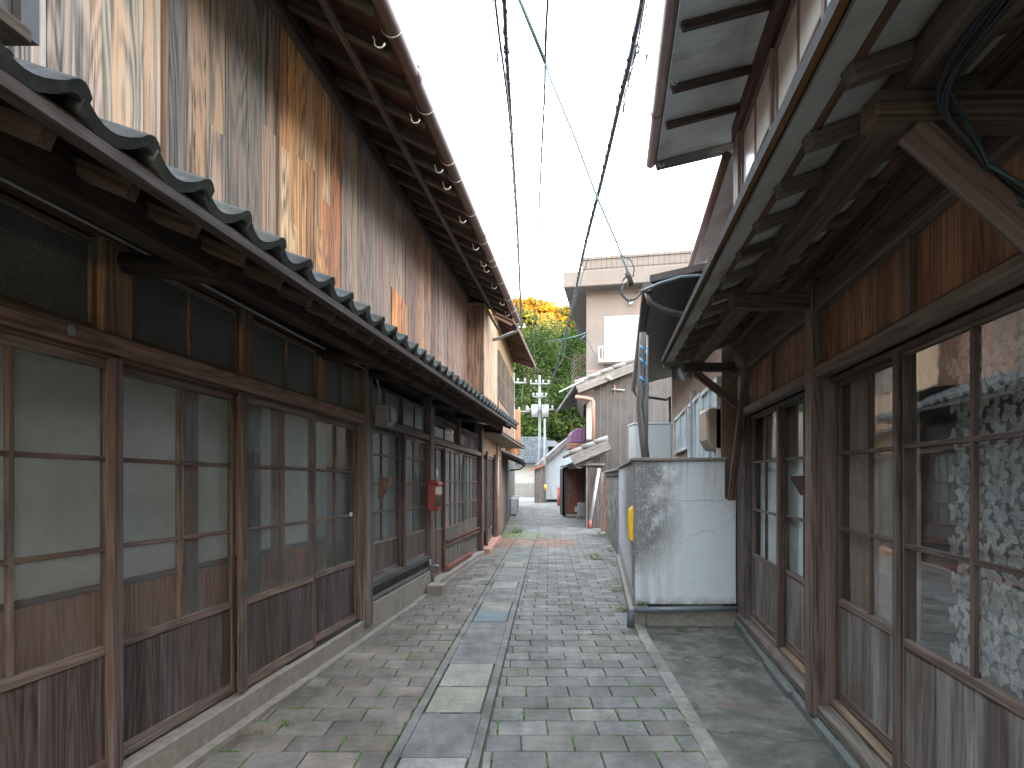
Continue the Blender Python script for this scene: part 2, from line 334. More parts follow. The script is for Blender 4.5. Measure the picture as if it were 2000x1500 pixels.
# ---------------------------------------------------------------- ground and street
def pl(pts, v):                                # piecewise linear
    for (a, b), (c, d) in zip(pts, pts[1:]):
        if v <= c: return b + (d - b) * (v - a) / (c - a)
    return pts[-1][1]
DL = [(-6, -1.20), (3, -.68), (6, -.50), (9, -.31), (12, -.12), (14, .02), (17, .28), (20, .38), (33, .5), (44, .25)]   # drain, left edge
def drL(y): return pl(DL, y)
def drR(y): return drL(y) + .50
LB = [(-6, -2.88), (12, -.60), (17, -.27), (20, -.22), (34, .2), (44, -1.2)]
def lfB(y): return pl(LB, y) + (.06 if y < 12 else .02)
RB = [(-6, .42), (3, 1.05), (5.9, 1.25), (6.0, 1.30), (11.5, 2.14), (17, 2.82), (20, 2.95), (34, 3.2), (44, 6)]
def rtB(y): return pl(RB, y)
g = MB()
ys = [-60, -6, 0, 5, 10, 15, 25, 60, 150, 700]
for a, b in zip(ys, ys[1:]):
    za, zb = gz(a) - .02, gz(b) - .02
    g.face([W(-700, a, za), W(700, a, za), W(700, b, zb), W(-700, b, zb)])
struct(g.build('ground', 'soil'))
g = MB(); mossb = MB()
y = -1.2; row = 0
def stain(x, yy, c):
    if 13.2 < yy < 15.2 and x > -.7 and x < 1.6: c = (c[0] * 1.35, c[1] * .82, c[2] * .68)
    if 15.2 < yy < 17 and x < .9: c = (c[0] * .95, c[1] * 1.1, c[2] * .6)
    return c
while y < 40:
    rd = .2 if y < 20 else .4
    for side in (0, 1):
        x0, x1 = (lfB(y + rd / 2), drL(y + rd / 2) - .012) if side == 0 else (drR(y + rd / 2) + .012, rtB(y + rd / 2))
        w_ = .302 if rd == .2 else .6
        x = x0 - ((row % 2) * w_ / 2 + .1) if side == 1 else x1 + ((row % 2) * w_ / 2) - w_ * math.ceil((x1 - x0) / w_ + 1)
        while x < x1:
            a, b = max(x, x0), min(x + w_, x1)
            if b - a > .035:
                k = random.choice([.78, .88, .95, 1, 1.03, 1.08, 1.2]); t = random.uniform(-.006, .006)
                base = (.150 * k + t, .144 * k, .132 * k - t) if side else (.148 * k + t + .006, .137 * k, .120 * k - t)
                c = stain((a + b) / 2, y, base); gp = .0035
                tl = random.uniform(-.002, .002); zt = [gz(yy) + tl + random.uniform(-.0022, .0022) for yy in (y, y, y + rd, y + rd)]
                ya, yb = y + gp, y + rd - gp; a_, b_ = a + gp, b - gp; e = .004
                sk = (drR(yb) - drR(ya)) if side else (drL(yb) - drL(ya))
                P = [(a_, ya), (b_, ya), (b_ + sk * (b < x1 - .01 or side == 0), yb), (a_ + sk * (a > x0 + .01 or side == 1), yb)]
                P = [(a_, ya), (b_, ya), (b_, yb), (a_, yb)]
                top = [W(px + (e if i in (0, 3) else -e), py + (e if i < 2 else -e), zt[i]) for i, (px, py) in enumerate(P)]
                rim = [W(px, py, zt[i] - .004) for i, (px, py) in enumerate(P)]; bot = [W(px, py, zt[i] - .022) for i, (px, py) in enumerate(P)]
                v = top + rim + bot
                g.add(v, [(0, 1, 2, 3)] + [(i, 4 + i, 4 + (i + 1) % 4, (i + 1) % 4) for i in range(4)] + [(4 + i, 8 + i, 8 + (i + 1) % 4, 4 + (i + 1) % 4) for i in range(4)], [tuple(q) for q in v], c)
                if y < 7.5 and random.random() < (.62 if side else .4):      # moss in the upright joint
                    q0 = random.uniform(0, .6); q1 = random.uniform(q0 + .2, 1.1); xx = b
                    if q1 > 1: q1 = 1
                    nn = 5
                    for i in range(nn):
                        u = y + rd * (q0 + (q1 - q0) * i / nn); u2 = u + rd * (q1 - q0) / nn * 1.05; ww = random.uniform(.003, .0075); hh = random.uniform(.0, .007)
                        mossb.box(W, (xx - ww, xx + ww), (u, u2), (gz(y) - .02, gz(y) + hh), col=(.06, .13, .02))
                if y < 6 and random.random() < .25:
                    q = random.uniform(a, b - .05); mossb.box(W, (q, q + random.uniform(.03, .15)), (y - .003, y + .003), (gz(y) - .02, gz(y) + .002), col=(.06, .13, .02))
            x += w_
    y += rd; row += 1
struct(g.build('pavement', 'paver')); o = mossb.build('moss', 'moss'); struct(o, 'stuff')
# drain channel: kerb strips and slabs
g = MB(); y = -1.2; sl_b = MB()
COV = [(2.72, 3.13), (3.72, 4.19), (4.19, 4.70), (6.12, 6.60), (6.60, 7.12), (8.1, 8.6), (10.1, 10.7)]
while y < 40:
    e = y + .5
    for (a, b) in ((0, .055), (.445, .5)):
        v = [W(drL(y) + a, y, gz(y) + .001), W(drL(y) + b, y, gz(y) + .001), W(drL(e) + b, e, gz(e) + .001), W(drL(e) + a, e, gz(e) + .001)]
        g.prism(v, (0, 0, -.03), (.150, .149, .140), .03)
    y = e
y = -1.2
while y < 40:
    e = y + .585
    hit = [c for c in COV if c[0] < e and c[1] > y]
    if hit:
        e = hit[0][0] if hit[0][0] > y + .02 else hit[0][1]
        if hit[0][0] <= y + .02: y = e; continue
    c = stain(drL(y) + .25, y, (.152, .151, .142)); z = gz(y) + .000
    v = [W(drL(y) + .059, y + .003, z), W(drL(y) + .441, y + .001, z), W(drL(e) + .441, e - .001, gz(e) - .001), W(drL(e) + .059, e - .003, gz(e) - .001)]
    sl_b.prism(v, (0, 0, -.03), c, .08); y = e
struct(g.build('drain_kerb', 'paver')); struct(sl_b.build('drain_channel', 'paver'))
tinted('cover_stone', .7, speck=.4, sc=25, moss=.12)
CL = ['speckled concrete drain cover at the very bottom of the street view', 'speckled grey drain cover, nearer one of the large pair in the channel', 'speckled drain cover with a rusty right edge, farther one of the large pair', 'dark blue-grey drain cover in the channel', 'mossy tan drain cover just beyond the blue-grey one', 'worn pale drain cover halfway down the channel', 'farthest small drain cover before the rust-stained paving']
CC = [(.23, .225, .21), (.215, .22, .18), (.235, .225, .205), (.13, .165, .19), (.19, .185, .155), (.22, .215, .2), (.2, .18, .16)]
for (a, b), l, c in zip(COV, CL, CC):
    q = MB(); z = gz(a) + .002
    v = [W(drL(a) + .072, a + .012, z), W(drL(a) + .428, a + .012, z), W(drL(b) + .428, b - .006, z), W(drL(b) + .072, b - .006, z)]
    q.prism(v, (0, 0, -.025), c); x = drL(a)
    o = q.build('drain_cover', 'cover_stone', loc=(x + .25, a, z), bevel=.003); tag(o, l, 'drain cover', 'drain covers set in the channel')
    h = MB(); h.box(W, (x + .17, x + .31), (a + .001, a + .010), (z - .02, z - .001), col=(.03, .03, .03)); h.build('handle_slot', 'black_metal', o)
# concrete apron in front of the right house
g = MB(); N_ = 24
for i in range(N_):
    a = -1.5 + i * (7.45 / N_); b = a + 7.45 / N_
    g.face([W(rtB(a) + .012, a, gz(a) + .001), W(1.7 + .186 * a, a, gz(a) + .001), W(1.7 + .186 * b, b, gz(b) + .001), W(rtB(b) + .012, b, gz(b) + .001)])
struct(g.build('apron', 'apron_concrete'))
g = MB()
for i in range(15):
    a = -1.5 + i * .5; b = a + .497
    if b > 5.95: b = 5.95
    if a < b: g.prism([W(rtB(a) - .005, a, .004), W(rtB(a) + .095, a, .004), W(rtB(b) + .095, b, .004), W(rtB(b) - .005, b, .004)], (0, 0, -.03), (.2, .195, .17), .12)
struct(g.build('edging_strip', 'paver', bevel=.003))
# far road
g = MB(); g.face([W(-60, 34, gz(40) - .006), W(60, 34, gz(40) - .006), W(60, 75, gz(40) - .006), W(-60, 75, gz(40) - .006)]); struct(g.build('road', 'asphalt'))
g = MB(); g.face([W(.15, 33, gz(40) - .002), W(2.4, 33, gz(40) - .002), W(3.0, 56, gz(40) - .002), W(-1.2, 56, gz(40) - .002)]); struct(g.build('road_path', 'granite_slab'))

# ---------------------------------------------------------------- generic makers
def tiles(mb, P0, U, V, nu, nv, pitch, course, lip=.03, amp=.036, c0=(.085, .092, .092), nrm=None, rollr=.25):
    """S-profile clay tiles. P0 eave corner, U unit along the eave, V unit up the slope"""
    P0 = Vector(P0); U = Vector(U).normalized(); V = Vector(V).normalized(); Nn = Vector(nrm) if nrm else U.cross(V).normalized()
    if Nn.z < 0: Nn = -Nn
    prof = []
    for i in range(9): t = i / 8; prof.append((t * (1 - rollr), -amp * math.sin(math.pi * t)))
    for i in range(1, 6): t = i / 5; prof.append((1 - rollr + t * (rollr + .06), amp * .75 * math.sin(math.pi * t * .95) ))
    n = len(prof)
    for iu in range(nu):
        for iv in range(nv):
            o = P0 + U * (pitch * iu + random.uniform(-.003, .003)) + V * (course * iv + random.uniform(-.005, .005)); vs = []
            k = random.uniform(.7, 1.35); c = (c0[0] * k, c0[1] * k, c0[2] * k * random.uniform(.9, 1.05))
            for (t, h) in prof: vs.append(o + U * (t * pitch) + Nn * (h + .022))
            for (t, h) in prof: vs.append(o + U * (t * pitch) + V * (course * 1.1) + Nn * (h + .002))
            for (t, h) in prof: vs.append(o + U * (t * pitch) + V * .004 + Nn * (h + .022 - lip))
            for (t, h) in prof: vs.append(o + U * (t * pitch) + V * (course * 1.1) + Nn * (h - .018))
            fs = []
            for i in range(n - 1):
                fs += [(i, i + 1, n + i + 1, n + i), (2 * n + i, 2 * n + i + 1, i + 1, i), (3 * n + i, 3 * n + i + 1, 2 * n + i + 1, 2 * n + i)]
            fs += [(0, n, 3 * n, 2 * n), (n - 1, 2 * n - 1, 4 * n - 1, 3 * n - 1)[::-1]]
            mb.add(vs, fs, [tuple(q) for q in vs], c, True)
            for q in range(len(fs)):
                if q < 3 * (n - 1) and q % 3 == 1: mb.sm[-len(fs) + q] = False
    return mb
def sliding_door(house, F, y0, y1, n, z0, z1, zk, rows, cols, gl='pane_glass', col=DW, st=.04, kick=True, rail=.05, boards=None, label=None, mt=.022, kmat='weathered_wood', kcol=None):
    """frame mesh > glass, kick_panel.  zk = height of the rail under the glass; rows = list of muntin heights"""
    f = MB(); d = .032
    f.box(F, (y0, y0 + st), (n - d, n), (z0, z1), 'z', col); f.box(F, (y1 - st, y1), (n - d, n), (z0, z1), 'z', col)
    for za, zb in ((z0, z0 + rail * 1.5), (zk - rail, zk), (z1 - rail, z1)): f.box(F, (y0 + st, y1 - st), (n - d, n - .002), (za, zb), 'y', (col[0] * 1.45, col[1] * 1.5, col[2] * 1.55))
    for zz in rows: f.box(F, (y0 + st, y1 - st), (n - .026, n - .004), (zz - mt / 2, zz + mt / 2), 'y', col)
    for i in range(1, cols):
        yy = y0 + st + (y1 - y0 - 2 * st) * i / cols; f.box(F, (yy - mt / 2, yy + mt / 2), (n - .027, n - .003), (zk, z1 - rail), 'z', col)
    o = f.build('sliding_door', 'weathered_wood', house, .003)
    if label: o['label'] = label
    g = MB(); g.face([F(y0 + .02, n - .018, zk - .01), F(y1 - .02, n - .018, zk - .01), F(y1 - .02, n - .018, z1 - .02), F(y0 + .02, n - .018, z1 - .02)]); g.build('glass', gl, o)
    if kick:
        k = MB(); k.siding(F, y0 + st - .004, y1 - st + .004, n - .028, n - .008, z0 + .03, zk - rail + .01, boards or (.12, .2), kcol or (col[0] * .95, col[1] * .9, col[2] * .9), .16, .0015); k.build('kick_panel', kmat, o)
    return o
def window(house, F, y0, y1, n, z0, z1, cols, rows=(), gl='frosted_glass', col=DW, st=.03, mat='weathered_wood', mt=.018, name='window'):
    f = MB(); d = .03
    f.box(F, (y0, y0 + st), (n - d, n), (z0, z1), 'z', col); f.box(F, (y1 - st, y1), (n - d, n), (z0, z1), 'z', col)
    f.box(F, (y0 + st, y1 - st), (n - d, n - .002), (z0, z0 + st), 'y', col); f.box(F, (y0 + st, y1 - st), (n - d, n - .002), (z1 - st, z1), 'y', col)
    for i in range(1, cols):
        yy = y0 + (y1 - y0) * i / cols; f.box(F, (yy - mt / 2, yy + mt / 2), (n - .026, n - .003), (z0 + st, z1 - st), 'z', col)
    for zz in rows: f.box(F, (y0 + st, y1 - st), (n - .025, n - .004), (zz - mt / 2, zz + mt / 2), 'y', col)
    o = f.build(name, mat, house, .002)
    g = MB(); g.face([F(y0 + .01, n - .018, z0 + .01), F(y1 - .01, n - .018, z0 + .01), F(y1 - .01, n - .018, z1 - .01), F(y0 + .01, n - .018, z1 - .01)]); g.build('glass', gl, o)
    return o
def curtain(house, F, y0, y1, n, z0, z1, mat, fold=.09, amp=.018, name='curtain'):
    k = max(8, int((y1 - y0) / .012)); vs = []; fs = []; ph = random.uniform(0, 6)
    nz = 5
    for i in range(k + 1):
        y = y0 + (y1 - y0) * i / k; 
        for j in range(nz + 1):
            z = z0 + (z1 - z0) * j / nz
            a = amp * (math.sin(y / fold * 6.28 + ph + j * .15) + .5 * math.sin(y / fold * 9.1 + 2 * ph)) * (1.15 - .5 * j / nz)
            vs.append(F(y + .01 * math.sin(j + y * 20), n + a, z))
    for i in range(k):
        for j in range(nz): b = i * (nz + 1) + j; fs.append((b, b + 1, b + nz + 2, b + nz + 1))
    q = MB(); q.add(vs, fs, [tuple(v) for v in vs], (.5, .5, .5), True); return q.build(name, mat, house)
GRW = (.128, .086, .066); RDW = (.15, .09, .065); BEAM = (.06, .042, .033); SUNW = (.24, .15, .095)

# ================================================================ LEFT HOUSE (near)
H = thing('wooden_house', 'long two-storey wooden house on the left with plank upper wall and tiled lower eave', 'house', Lf(6, -2, 0))
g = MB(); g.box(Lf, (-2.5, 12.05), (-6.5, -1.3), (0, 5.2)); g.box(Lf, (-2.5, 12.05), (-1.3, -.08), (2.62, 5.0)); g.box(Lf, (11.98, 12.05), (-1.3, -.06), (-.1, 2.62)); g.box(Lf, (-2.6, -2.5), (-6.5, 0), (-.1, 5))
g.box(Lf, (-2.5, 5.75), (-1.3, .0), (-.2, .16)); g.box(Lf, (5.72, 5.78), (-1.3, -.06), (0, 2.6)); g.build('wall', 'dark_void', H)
# foundation kerb and sill
g = MB(); g.box(Ls, (-2.4, 5.72), (-.3, .035), (-.25, .155), 'y', (.25, .235, .21)); o = g.build('foundation', 'concrete', H, .012)
g = MB(); g.box(Ls, (5.74, 8.0), (-.3, .04), (-.3, .285), 'y', (.27, .26, .25)); g.box(Ls, (8.0, 11.95), (-.3, .08), (-.3, .10)); g.build('foundation', 'concrete', H, .012)
g = MB()
for a in range(20): g.box(Ls, (-2 + a * .7, -1.31 + a * .7), (.035, .10), (-.2, .012 + random.uniform(0, .01)), col=(.26, .22, .19)) if -2 + a * .7 < 11 else None
g.build('mortar_strip', 'concrete', H, .006)
# four tall glazed doors, near section
rows = [1.18, 1.59]
zk = .745
for (a, b, n, cols, lab) in [(-.1, .78, .0, 2, None), (.76, 1.72, -.035, 2, None), (1.70, 2.63, .0, 2, 'sliding door at the left picture edge showing red-brown wainscot inside'), (2.63, 3.61, -.035, 2, None), (3.61, 4.61, .0, 2, None), (4.605, 5.54, -.035, 2, None)]:
    sliding_door(H, Ls, a, b, n, .17, 2.04, zk, rows, cols, 'pane_glass', GRW, .038, True, .045, (.15, .26), lab, .022, kcol=(.088, .064, .057))
# meeting posts standing proud
for y, w_ in ((2.60, .05), (3.58, .045), (1.68, .045)):
    g = MB(); g.box(Ls, (y - .01, y + w_), (-.0, .03), (.17, 2.05), 'z', (.12, .085, .07)); g.build('door_stile', 'weathered_wood', H, .004)
# lintel
g = MB(); g.box(Ls, (-2.4, 5.60), (-.08, .05), (2.06, 2.15), 'y', (.20, .12, .08)); g.build('lintel', 'weathered_wood', H, .012)
g = MB(); g.box(Ls, (-2.4, 5.46), (-.08, .012), (2.0405, 2.06), 'y', (.10, .06, .045)); g.build('door_track', 'weathered_wood', H, .002)
g = MB(); c = Ls(2.35, .052, 2.105); g.tube([c, c + Vector((.006, 0, 0))], .022, 14, (.3, .3, .3)); g.build('nail_cover', 'galvanised', H)
# transoms
for a, b, cols in [(.6, 1.5, 2), (1.6, 2.55, 1) , (2.72, 3.60, 2), (3.72, 4.66, 2), (4.76, 5.48, 2)]:
    window(H, Ls, a, b, -.01, 2.15, 2.56, cols, (), 'frosted_glass', (.17, .115, .08), .028, name='transom_window')
for a, b in [(1.5, 1.6), (2.55, 2.63), (2.632, 2.72), (3.60, 3.72), (4.66, 4.76)]:
    g = MB(); g.box(Ls, (a, b), (-.08, .015), (2.15, 2.6), 'z', SUNW); g.build('post', 'weathered_wood', H, .004)
g = MB(); g.box(Ls, (5.54, 5.70), (-.1, .06), (.10, 2.75), 'z', (.15, .115, .095)); g.build('post', 'weathered_wood', H, .008)
g = MB(); g.box(Ls, (-2.4, 5.54), (-.08, .03), (2.575, 2.66), 'y', BEAM); g.build('beam', 'dark_wood', H, .006)
g = MB(); g.tube([Ls(-1, .05, 2.59), Ls(1.4, .05, 2.575), Ls(2.7, .05, 2.585), Ls(4.2, .05, 2.57), Ls(5.5, .05, 2.58)], .008, 8); g.build('wall_cable', 'hook_grey', H)
g = MB(); g.siding(Lf, -2.4, 12.0, -.08, -.02, 2.62, 3.1, (.2, .3), BEAM, .2); g.build('eave_wall', 'dark_wood', H)
# corridor inside
g = MB(); g.box(Ls, (-2.4, 5.7), (-.44, -.40), (.92, 2.4)); g.build('inner_screen', 'cloth_white', H)
g = MB(); g.siding(Ls, -2.4, 5.7, -.45, -.395, .56, .92, (.14, .24), (.62, .20, .055), .25); g.build('inner_wainscot', 'inner_wood', H)
g = MB(); g.box(Ls, (-2.4, 5.7), (-.46, -.38), (.915, .95), 'y', (.16, .06, .035)); g.box(Ls, (-2.4, 5.7), (-.46, -.36), (.53, .58), 'y', (.2, .08, .045))
for y in (-.9, 2.0, 3.66, 5.3): g.box(Ls, (y, y + .07), (-.46, -.35), (.5, 2.4), 'z', (.26, .11, .06))
g.build('inner_frame', 'inner_wood', H, .004)
g = MB(); g.box(Ls, (-2.4, 5.7), (-1.2, -.09), (.44, .53), 'y', (.25, .23, .2)); g.build('corridor_floor', 'weathered_wood', H)
g = MB(); g.box(Ls, (-2.4, 5.7), (-1.2, -.09), (2.42, 2.5), 'y', (.35, .28, .2)); g.build('corridor_ceiling', 'inner_wood', H)
for y, c in ((2.02, (.035, .025, .02)), (4.38, (.2, .09, .05)), (4.05, (.05, .04, .035))):
    g = MB(); g.box(Ls, (y, y + .08), (-.24, -.17), (.5, 2.4), 'z', c); g.build('inner_post', 'inner_wood', H, .004)
g = MB(); g.face([Ls(5.27, .001, 1.175), Ls(5.33, .001, 1.175), Ls(5.33, .001, 1.215), Ls(5.27, .001, 1.215)]); g.build('paper_note', 'white_paint', H)
# second bay (Y 5.75-8)
sliding_door(H, Ls, 5.74, 6.86, -.06, .48, 2.06, .86, [1.17, 1.48, 1.79], 2, 'dusty_glass', (.11, .085, .072), .04, True, .035, (.1, .14))
sliding_door(H, Ls, 6.82, 7.88, -.02, .48, 2.06, .86, [1.17, 1.48, 1.79], 2, 'dusty_glass', (.11, .085, .072), .04, True, .035, (.1, .14))
curtain(H, Ls, 5.76, 7.88, -.16, .8, 2.1, 'pale_curtain', .16, .016)
g = MB(); g.box(Ls, (5.7, 7.9), (-.08, .03), (2.08, 2.16), 'y', (.11, .08, .065)); g.build('lintel', 'weathered_wood', H, .006)
for a, b in ((5.74, 6.8), (6.88, 7.88)): window(H, Ls, a, b, -.02, 2.17, 2.52, 2, (), 'frosted_glass', (.07, .055, .048), name='transom_window')
g = MB()
for z, t in ((.43, .06), (.285, .04)): g.box(Ls, (5.74, 7.9), (-.06, .035), (z, z + t), 'y', (.10, .095, .09))
for i in range(5): g.prism([Ls(5.74 + i * .43, -.02, .33 + random.uniform(0, .02)), Ls(5.74 + i * .43 + .42, -.02, .33 + random.uniform(0, .03)), Ls(5.74 + i * .43 + .42, -.01, .42), Ls(5.74 + i * .43, -.01, .42)], (-.02, 0, 0), (.10, .085, .075))
g.build('base_boards', 'weathered_wood', H, .004)
g = MB(); g.box(Ls, (6.82, 6.87), (-.01, .03), (.42, 2.08), 'z', (.08, .055, .045)); g.build('door_stile', 'weathered_wood', H, .004)
g = MB(); g.box(Ls, (7.9, 8.08), (-.1, .05), (.05, 2.7), 'z', (.12, .09, .075)); g.build('post', 'weathered_wood', H, .008)
# third bay (Y 8.1-11.9)
g = MB(); g.box(Ls, (8.1, 11.8), (-.06, .05), (2.05, 2.13), 'y', (.15, .1, .075)); g.build('lintel', 'weathered_wood', H, .008)
for a, b in ((8.1, 9.75), (9.95, 11.75)): window(H, Ls, a, b, -.01, 2.14, 2.48, 2, (), 'pane_glass', (.08, .06, .05), name='transom_window')
g = MB(); g.box(Ls, (9.75, 9.95), (-.06, .02), (2.14, 2.6), 'z', BEAM); g.build('post', 'dark_wood', H, .004)
sliding_door(H, Ls, 8.1, 8.95, -.04, .10, 2.03, .80, [1.12, 1.5], 2, 'dusty_glass', (.13, .075, .055), .04, True, .03, (.1, .14))
sliding_door(H, Ls, 8.9, 10.35, .0, .10, 2.03, .80, [1.15, 1.52], 4, 'dusty_glass', (.15, .075, .05), .04, True, .03, (.08, .11), kcol=(.13, .115, .09))
sliding_door(H, Ls, 10.33, 11.75, -.035, .10, 2.03, .80, [1.15, 1.52], 4, 'dusty_glass', (.15, .075, .05), .04, True, .03, (.08, .11), kcol=(.13, .115, .09))
g = MB()
for z in (.50, .57): g.box(Ls, (8.95, 11.72), (-.005, .018), (z, z + .025), 'y', (.22, .07, .045))
g.box(Ls, (8.95, 10.9), (-.005, .03), (.12, .2), 'y', (.28, .09, .06)); g.build('red_rails', 'weathered_wood', H, .003)
curtain(H, Ls, 8.1, 11.75, -.14, .75, 2.0, 'pale_curtain', .2, .014)
curtain(H, Ls, 8.1, 11.75, -.5, 2.1, 2.5, 'pale_curtain', .2, .014)
g = MB(); g.box(Ls, (11.78, 11.95), (-.1, .06), (.02, 2.7), 'z', (.11, .07, .055)); g.build('post', 'weathered_wood', H, .006)
# ---- lower tiled eave
EZ = 2.545; ED = .0055
def Le(y, n, z): return Lf(y, n, z + ED * y)
sl_ = .42; u = Vector((.126, 1, ED)).normalized(); v = Vector((-1, 0, sl_)).normalized()
g = MB(); tiles(g, Le(-2.32, .78, EZ + .005), u, v, 55, 4, .262, .22, .040, .040, (.066, .073, .074)); g.build('roof_tiles', 'tile', H)
g = MB(); g.prism([Le(-2.4, .75, EZ - .03), Le(-2.4, -.05, EZ + .80 * sl_ - .03), Le(-2.4, -.05, EZ + .80 * sl_ - .055), Le(-2.4, .75, EZ - .055)], u * 14.5, (.07, .045, .035)); g.build('roof_boards', 'dark_wood', H)
g = MB(); g.beam(Le(-2.4, .735, EZ - .065), Le(12.0, .735, EZ - .060), .05, .042, col=(.07, .047, .036)); g.build('fascia', 'weathered_wood', H, .004)
y = -2.1; i = 0
while y < 11.9:
    g = MB(); g.beam(Le(y, .64, EZ - .065 + .0), Le(y, -.05, EZ - .065 + .69 * sl_), .05, .055, col=(.16, .10, .07)); g.build('rafter', 'weathered_wood', H); y += .31 if y < 6 else .40
g = MB(); g.beam(Le(-2.4, .42, EZ - .04), Le(11.9, .42, EZ - .04), .10, .13, col=BEAM); g.build('purlin', 'dark_wood', H, .008)
for y in (.6, 2.68, 4.7, 5.62, 7.99, 9.85, 11.86):
    g = MB(); p0 = Le(y, -.05, EZ - .02); p1 = Le(y, .47, EZ - .09); g.tube([p0, p0.lerp(p1, .7), p1], .05, 10, (.05, .036, .03), r1=.045); g.build('bracket_arm', 'dark_wood', H)
# ---- upper wall planks
def pc(y):
    if y < 2.96: return random.choice([(.54, .45, .36), (.49, .40, .32), (.58, .49, .40)])
    if y < 4.05: return random.choice([(.19, .165, .145), (.25, .20, .165), (.16, .145, .13), (.32, .24, .175)])
    if y < 5.1: return random.choice([(.52, .28, .12), (.46, .22, .09), (.54, .36, .21), (.40, .17, .07)])
    if y < 6.9: return random.choice([(.27, .215, .175), (.22, .18, .155), (.31, .235, .17), (.19, .16, .14)])
    if y < 8.0: return random.choice([(.26, .155, .11), (.22, .14, .11), (.31, .18, .115)])
    return random.choice([(.24, .14, .10), (.20, .125, .10), (.28, .17, .12), (.22, .165, .13)])
g = MB()
for a, b, wd, jn in ((-2.4, 2.93, (.17, .27), 0), (2.96, 4.02, (.15, .24), .45), (4.05, 5.08, (.12, .17), .85), (5.1, 6.9, (.11, .2), .15), (6.92, 10.55, (.14, .22), .1)):
    g.siding(Lf, a, b, -.06, .0, 2.78, 4.78, wd, pc, .14, .004, joints=jn)
g.box(Lf, (6.42, 6.98), (-.03, .004), (2.8, 3.62), 'z', (.55, .24, .09)) 
g.build('plank_wall', 'plank_wood', H)
g = MB(); g.box(Lf, (6.40, 6.60), (.003, .009), (2.8, 3.66), 'z', (.62, .27, .09)); g.box(Lf, (6.603, 6.80), (.003, .009), (2.8, 3.64), 'z', (.5, .2, .07)); g.box(Lf, (6.803, 6.95), (.003, .009), (2.8, 3.6), 'z', (.62, .30, .12)); g.build('patch_boards', 'plank_wood', H)
for y in (2.94, 4.03, 6.905):
    g = MB(); g.box(Lf, (y, y + .02), (-.02, .012), (2.8, 4.78), 'z', (.3, .2, .14)); g.build('batten', 'weathered_wood', H)
g = MB(); g.box(Lf, (-2.4, 10.6), (-.06, .035), (4.76, 4.82), 'y', (.13, .09, .07)); g.build('top_trim', 'weathered_wood', H, .004)
g = MB(); g.box(Lf, (-2.4, 11.9), (-.2, .05), (4.84, 5.05), 'y', BEAM); g.build('beam', 'dark_wood', H, .008)
# ---- upper eave
UZ = 4.60; us = .48
g = MB(); g.prism([Lf(-2.5, .86, UZ), Lf(-2.5, -3.2, UZ + 4.06 * us), Lf(-2.5, -3.2, UZ + 4.06 * us + .05), Lf(-2.5, .86, UZ + .05)], Vector((.126, 1, 0)) * 13.7, (.1, .045, .035)); g.build('roof', 'eave_ply', H)
g = MB(); g.prism([Lf(-2.5, -3.2, UZ + 4.06 * us), Lf(-2.5, -6.8, UZ + .3), Lf(-2.5, -6.8, UZ + .36), Lf(-2.5, -3.2, UZ + 4.06 * us + .06)], Vector((.126, 1, 0)) * 13.7, (.1, .045, .035)); g.prism([Lf(-2.5, -.1, 4.9), Lf(-2.5, -3.2, UZ + 4.0 * us), Lf(-2.5, -6.4, 4.9)], (.01, .08, 0)); g.prism([Lf(12, -.1, 4.9), Lf(12, -3.2, UZ + 4.0 * us), Lf(12, -6.4, 4.9)], (.01, .05, 0)); g.build('roof', 'eave_ply', H)
y = -2.3
while y < 11.1:
    g = MB(); t = random.uniform(-.015, .015); g.beam(Lf(y, .80 + t, UZ - .045), Lf(y + t, -.1, UZ + .90 * us - .045), .06, .075, col=(.13, .10, .08)); g.build('rafter', 'weathered_wood', H, .004); y += .40
a = -2.4
while a < 11:
    b = min(a + 1.35, 11.1); g = MB(); g.beam(Lf(a, .43, UZ + .43 * us - .12), Lf(b, .43, UZ + .43 * us - .125), .055, .045, col=(.15, .10, .08)); g.build('purlin', 'weathered_wood', H, .008); a = b - .06
# gutter
g = MB(); vs = []; fs = []; n = 9; Y0, Y1 = -2.4, 11.25
for y in (Y0, Y1):
    for i in range(n): t = math.pi * i / (n - 1); vs.append(Lf(y, .85 - .06 * math.cos(t), UZ + .0 - .07 * math.sin(t)))
    for i in range(n): t = math.pi * i / (n - 1); vs.append(Lf(y, .85 - .056 * math.cos(t), UZ + .0 - .066 * math.sin(t)))
for i in range(n - 1): fs += [(i, i + 1, 2 * n + i + 1, 2 * n + i), (n + i, 3 * n + i, 3 * n + i + 1, n + i + 1)]
fs += [(0, 2 * n, 3 * n, n), (n - 1, 2 * n - 1, 4 * n - 1, 3 * n - 1)]
g.add(vs, fs, [tuple(q) for q in vs], (.1, .05, .04), True)
for y in (4.35, 7.2, 9.6):
    g.tube([Lf(y, .85, UZ + .0), Lf(y + .05, .85, UZ + .0)], .072, 16, (.05, .03, .03), False)
g.build('gutter', 'gutter_brown', H)
for y in (3.9, 4.73, 5.5, 5.82, 6.58, 7.37, 7.95, 8.17, 8.88, 9.74, 10.4):
    pts = []
    for i in range(8): t = math.pi * (-.1 + 1.05 * i / 7); pts.append(Lf(y, .765 - .035 * math.cos(t), UZ - .115 - .035 * math.sin(t)))
    pts = [Lf(y, .72, UZ - .07)] + pts
    g = MB(); g.tube(pts, .006, 6); g.tube([Lf(y, .85 - .078 * math.cos(t), UZ - .08 * math.sin(t)) for t in [math.pi * q / 8 for q in range(9)]], .003, 5); g.build('gutter_hook', 'hook_white', H)
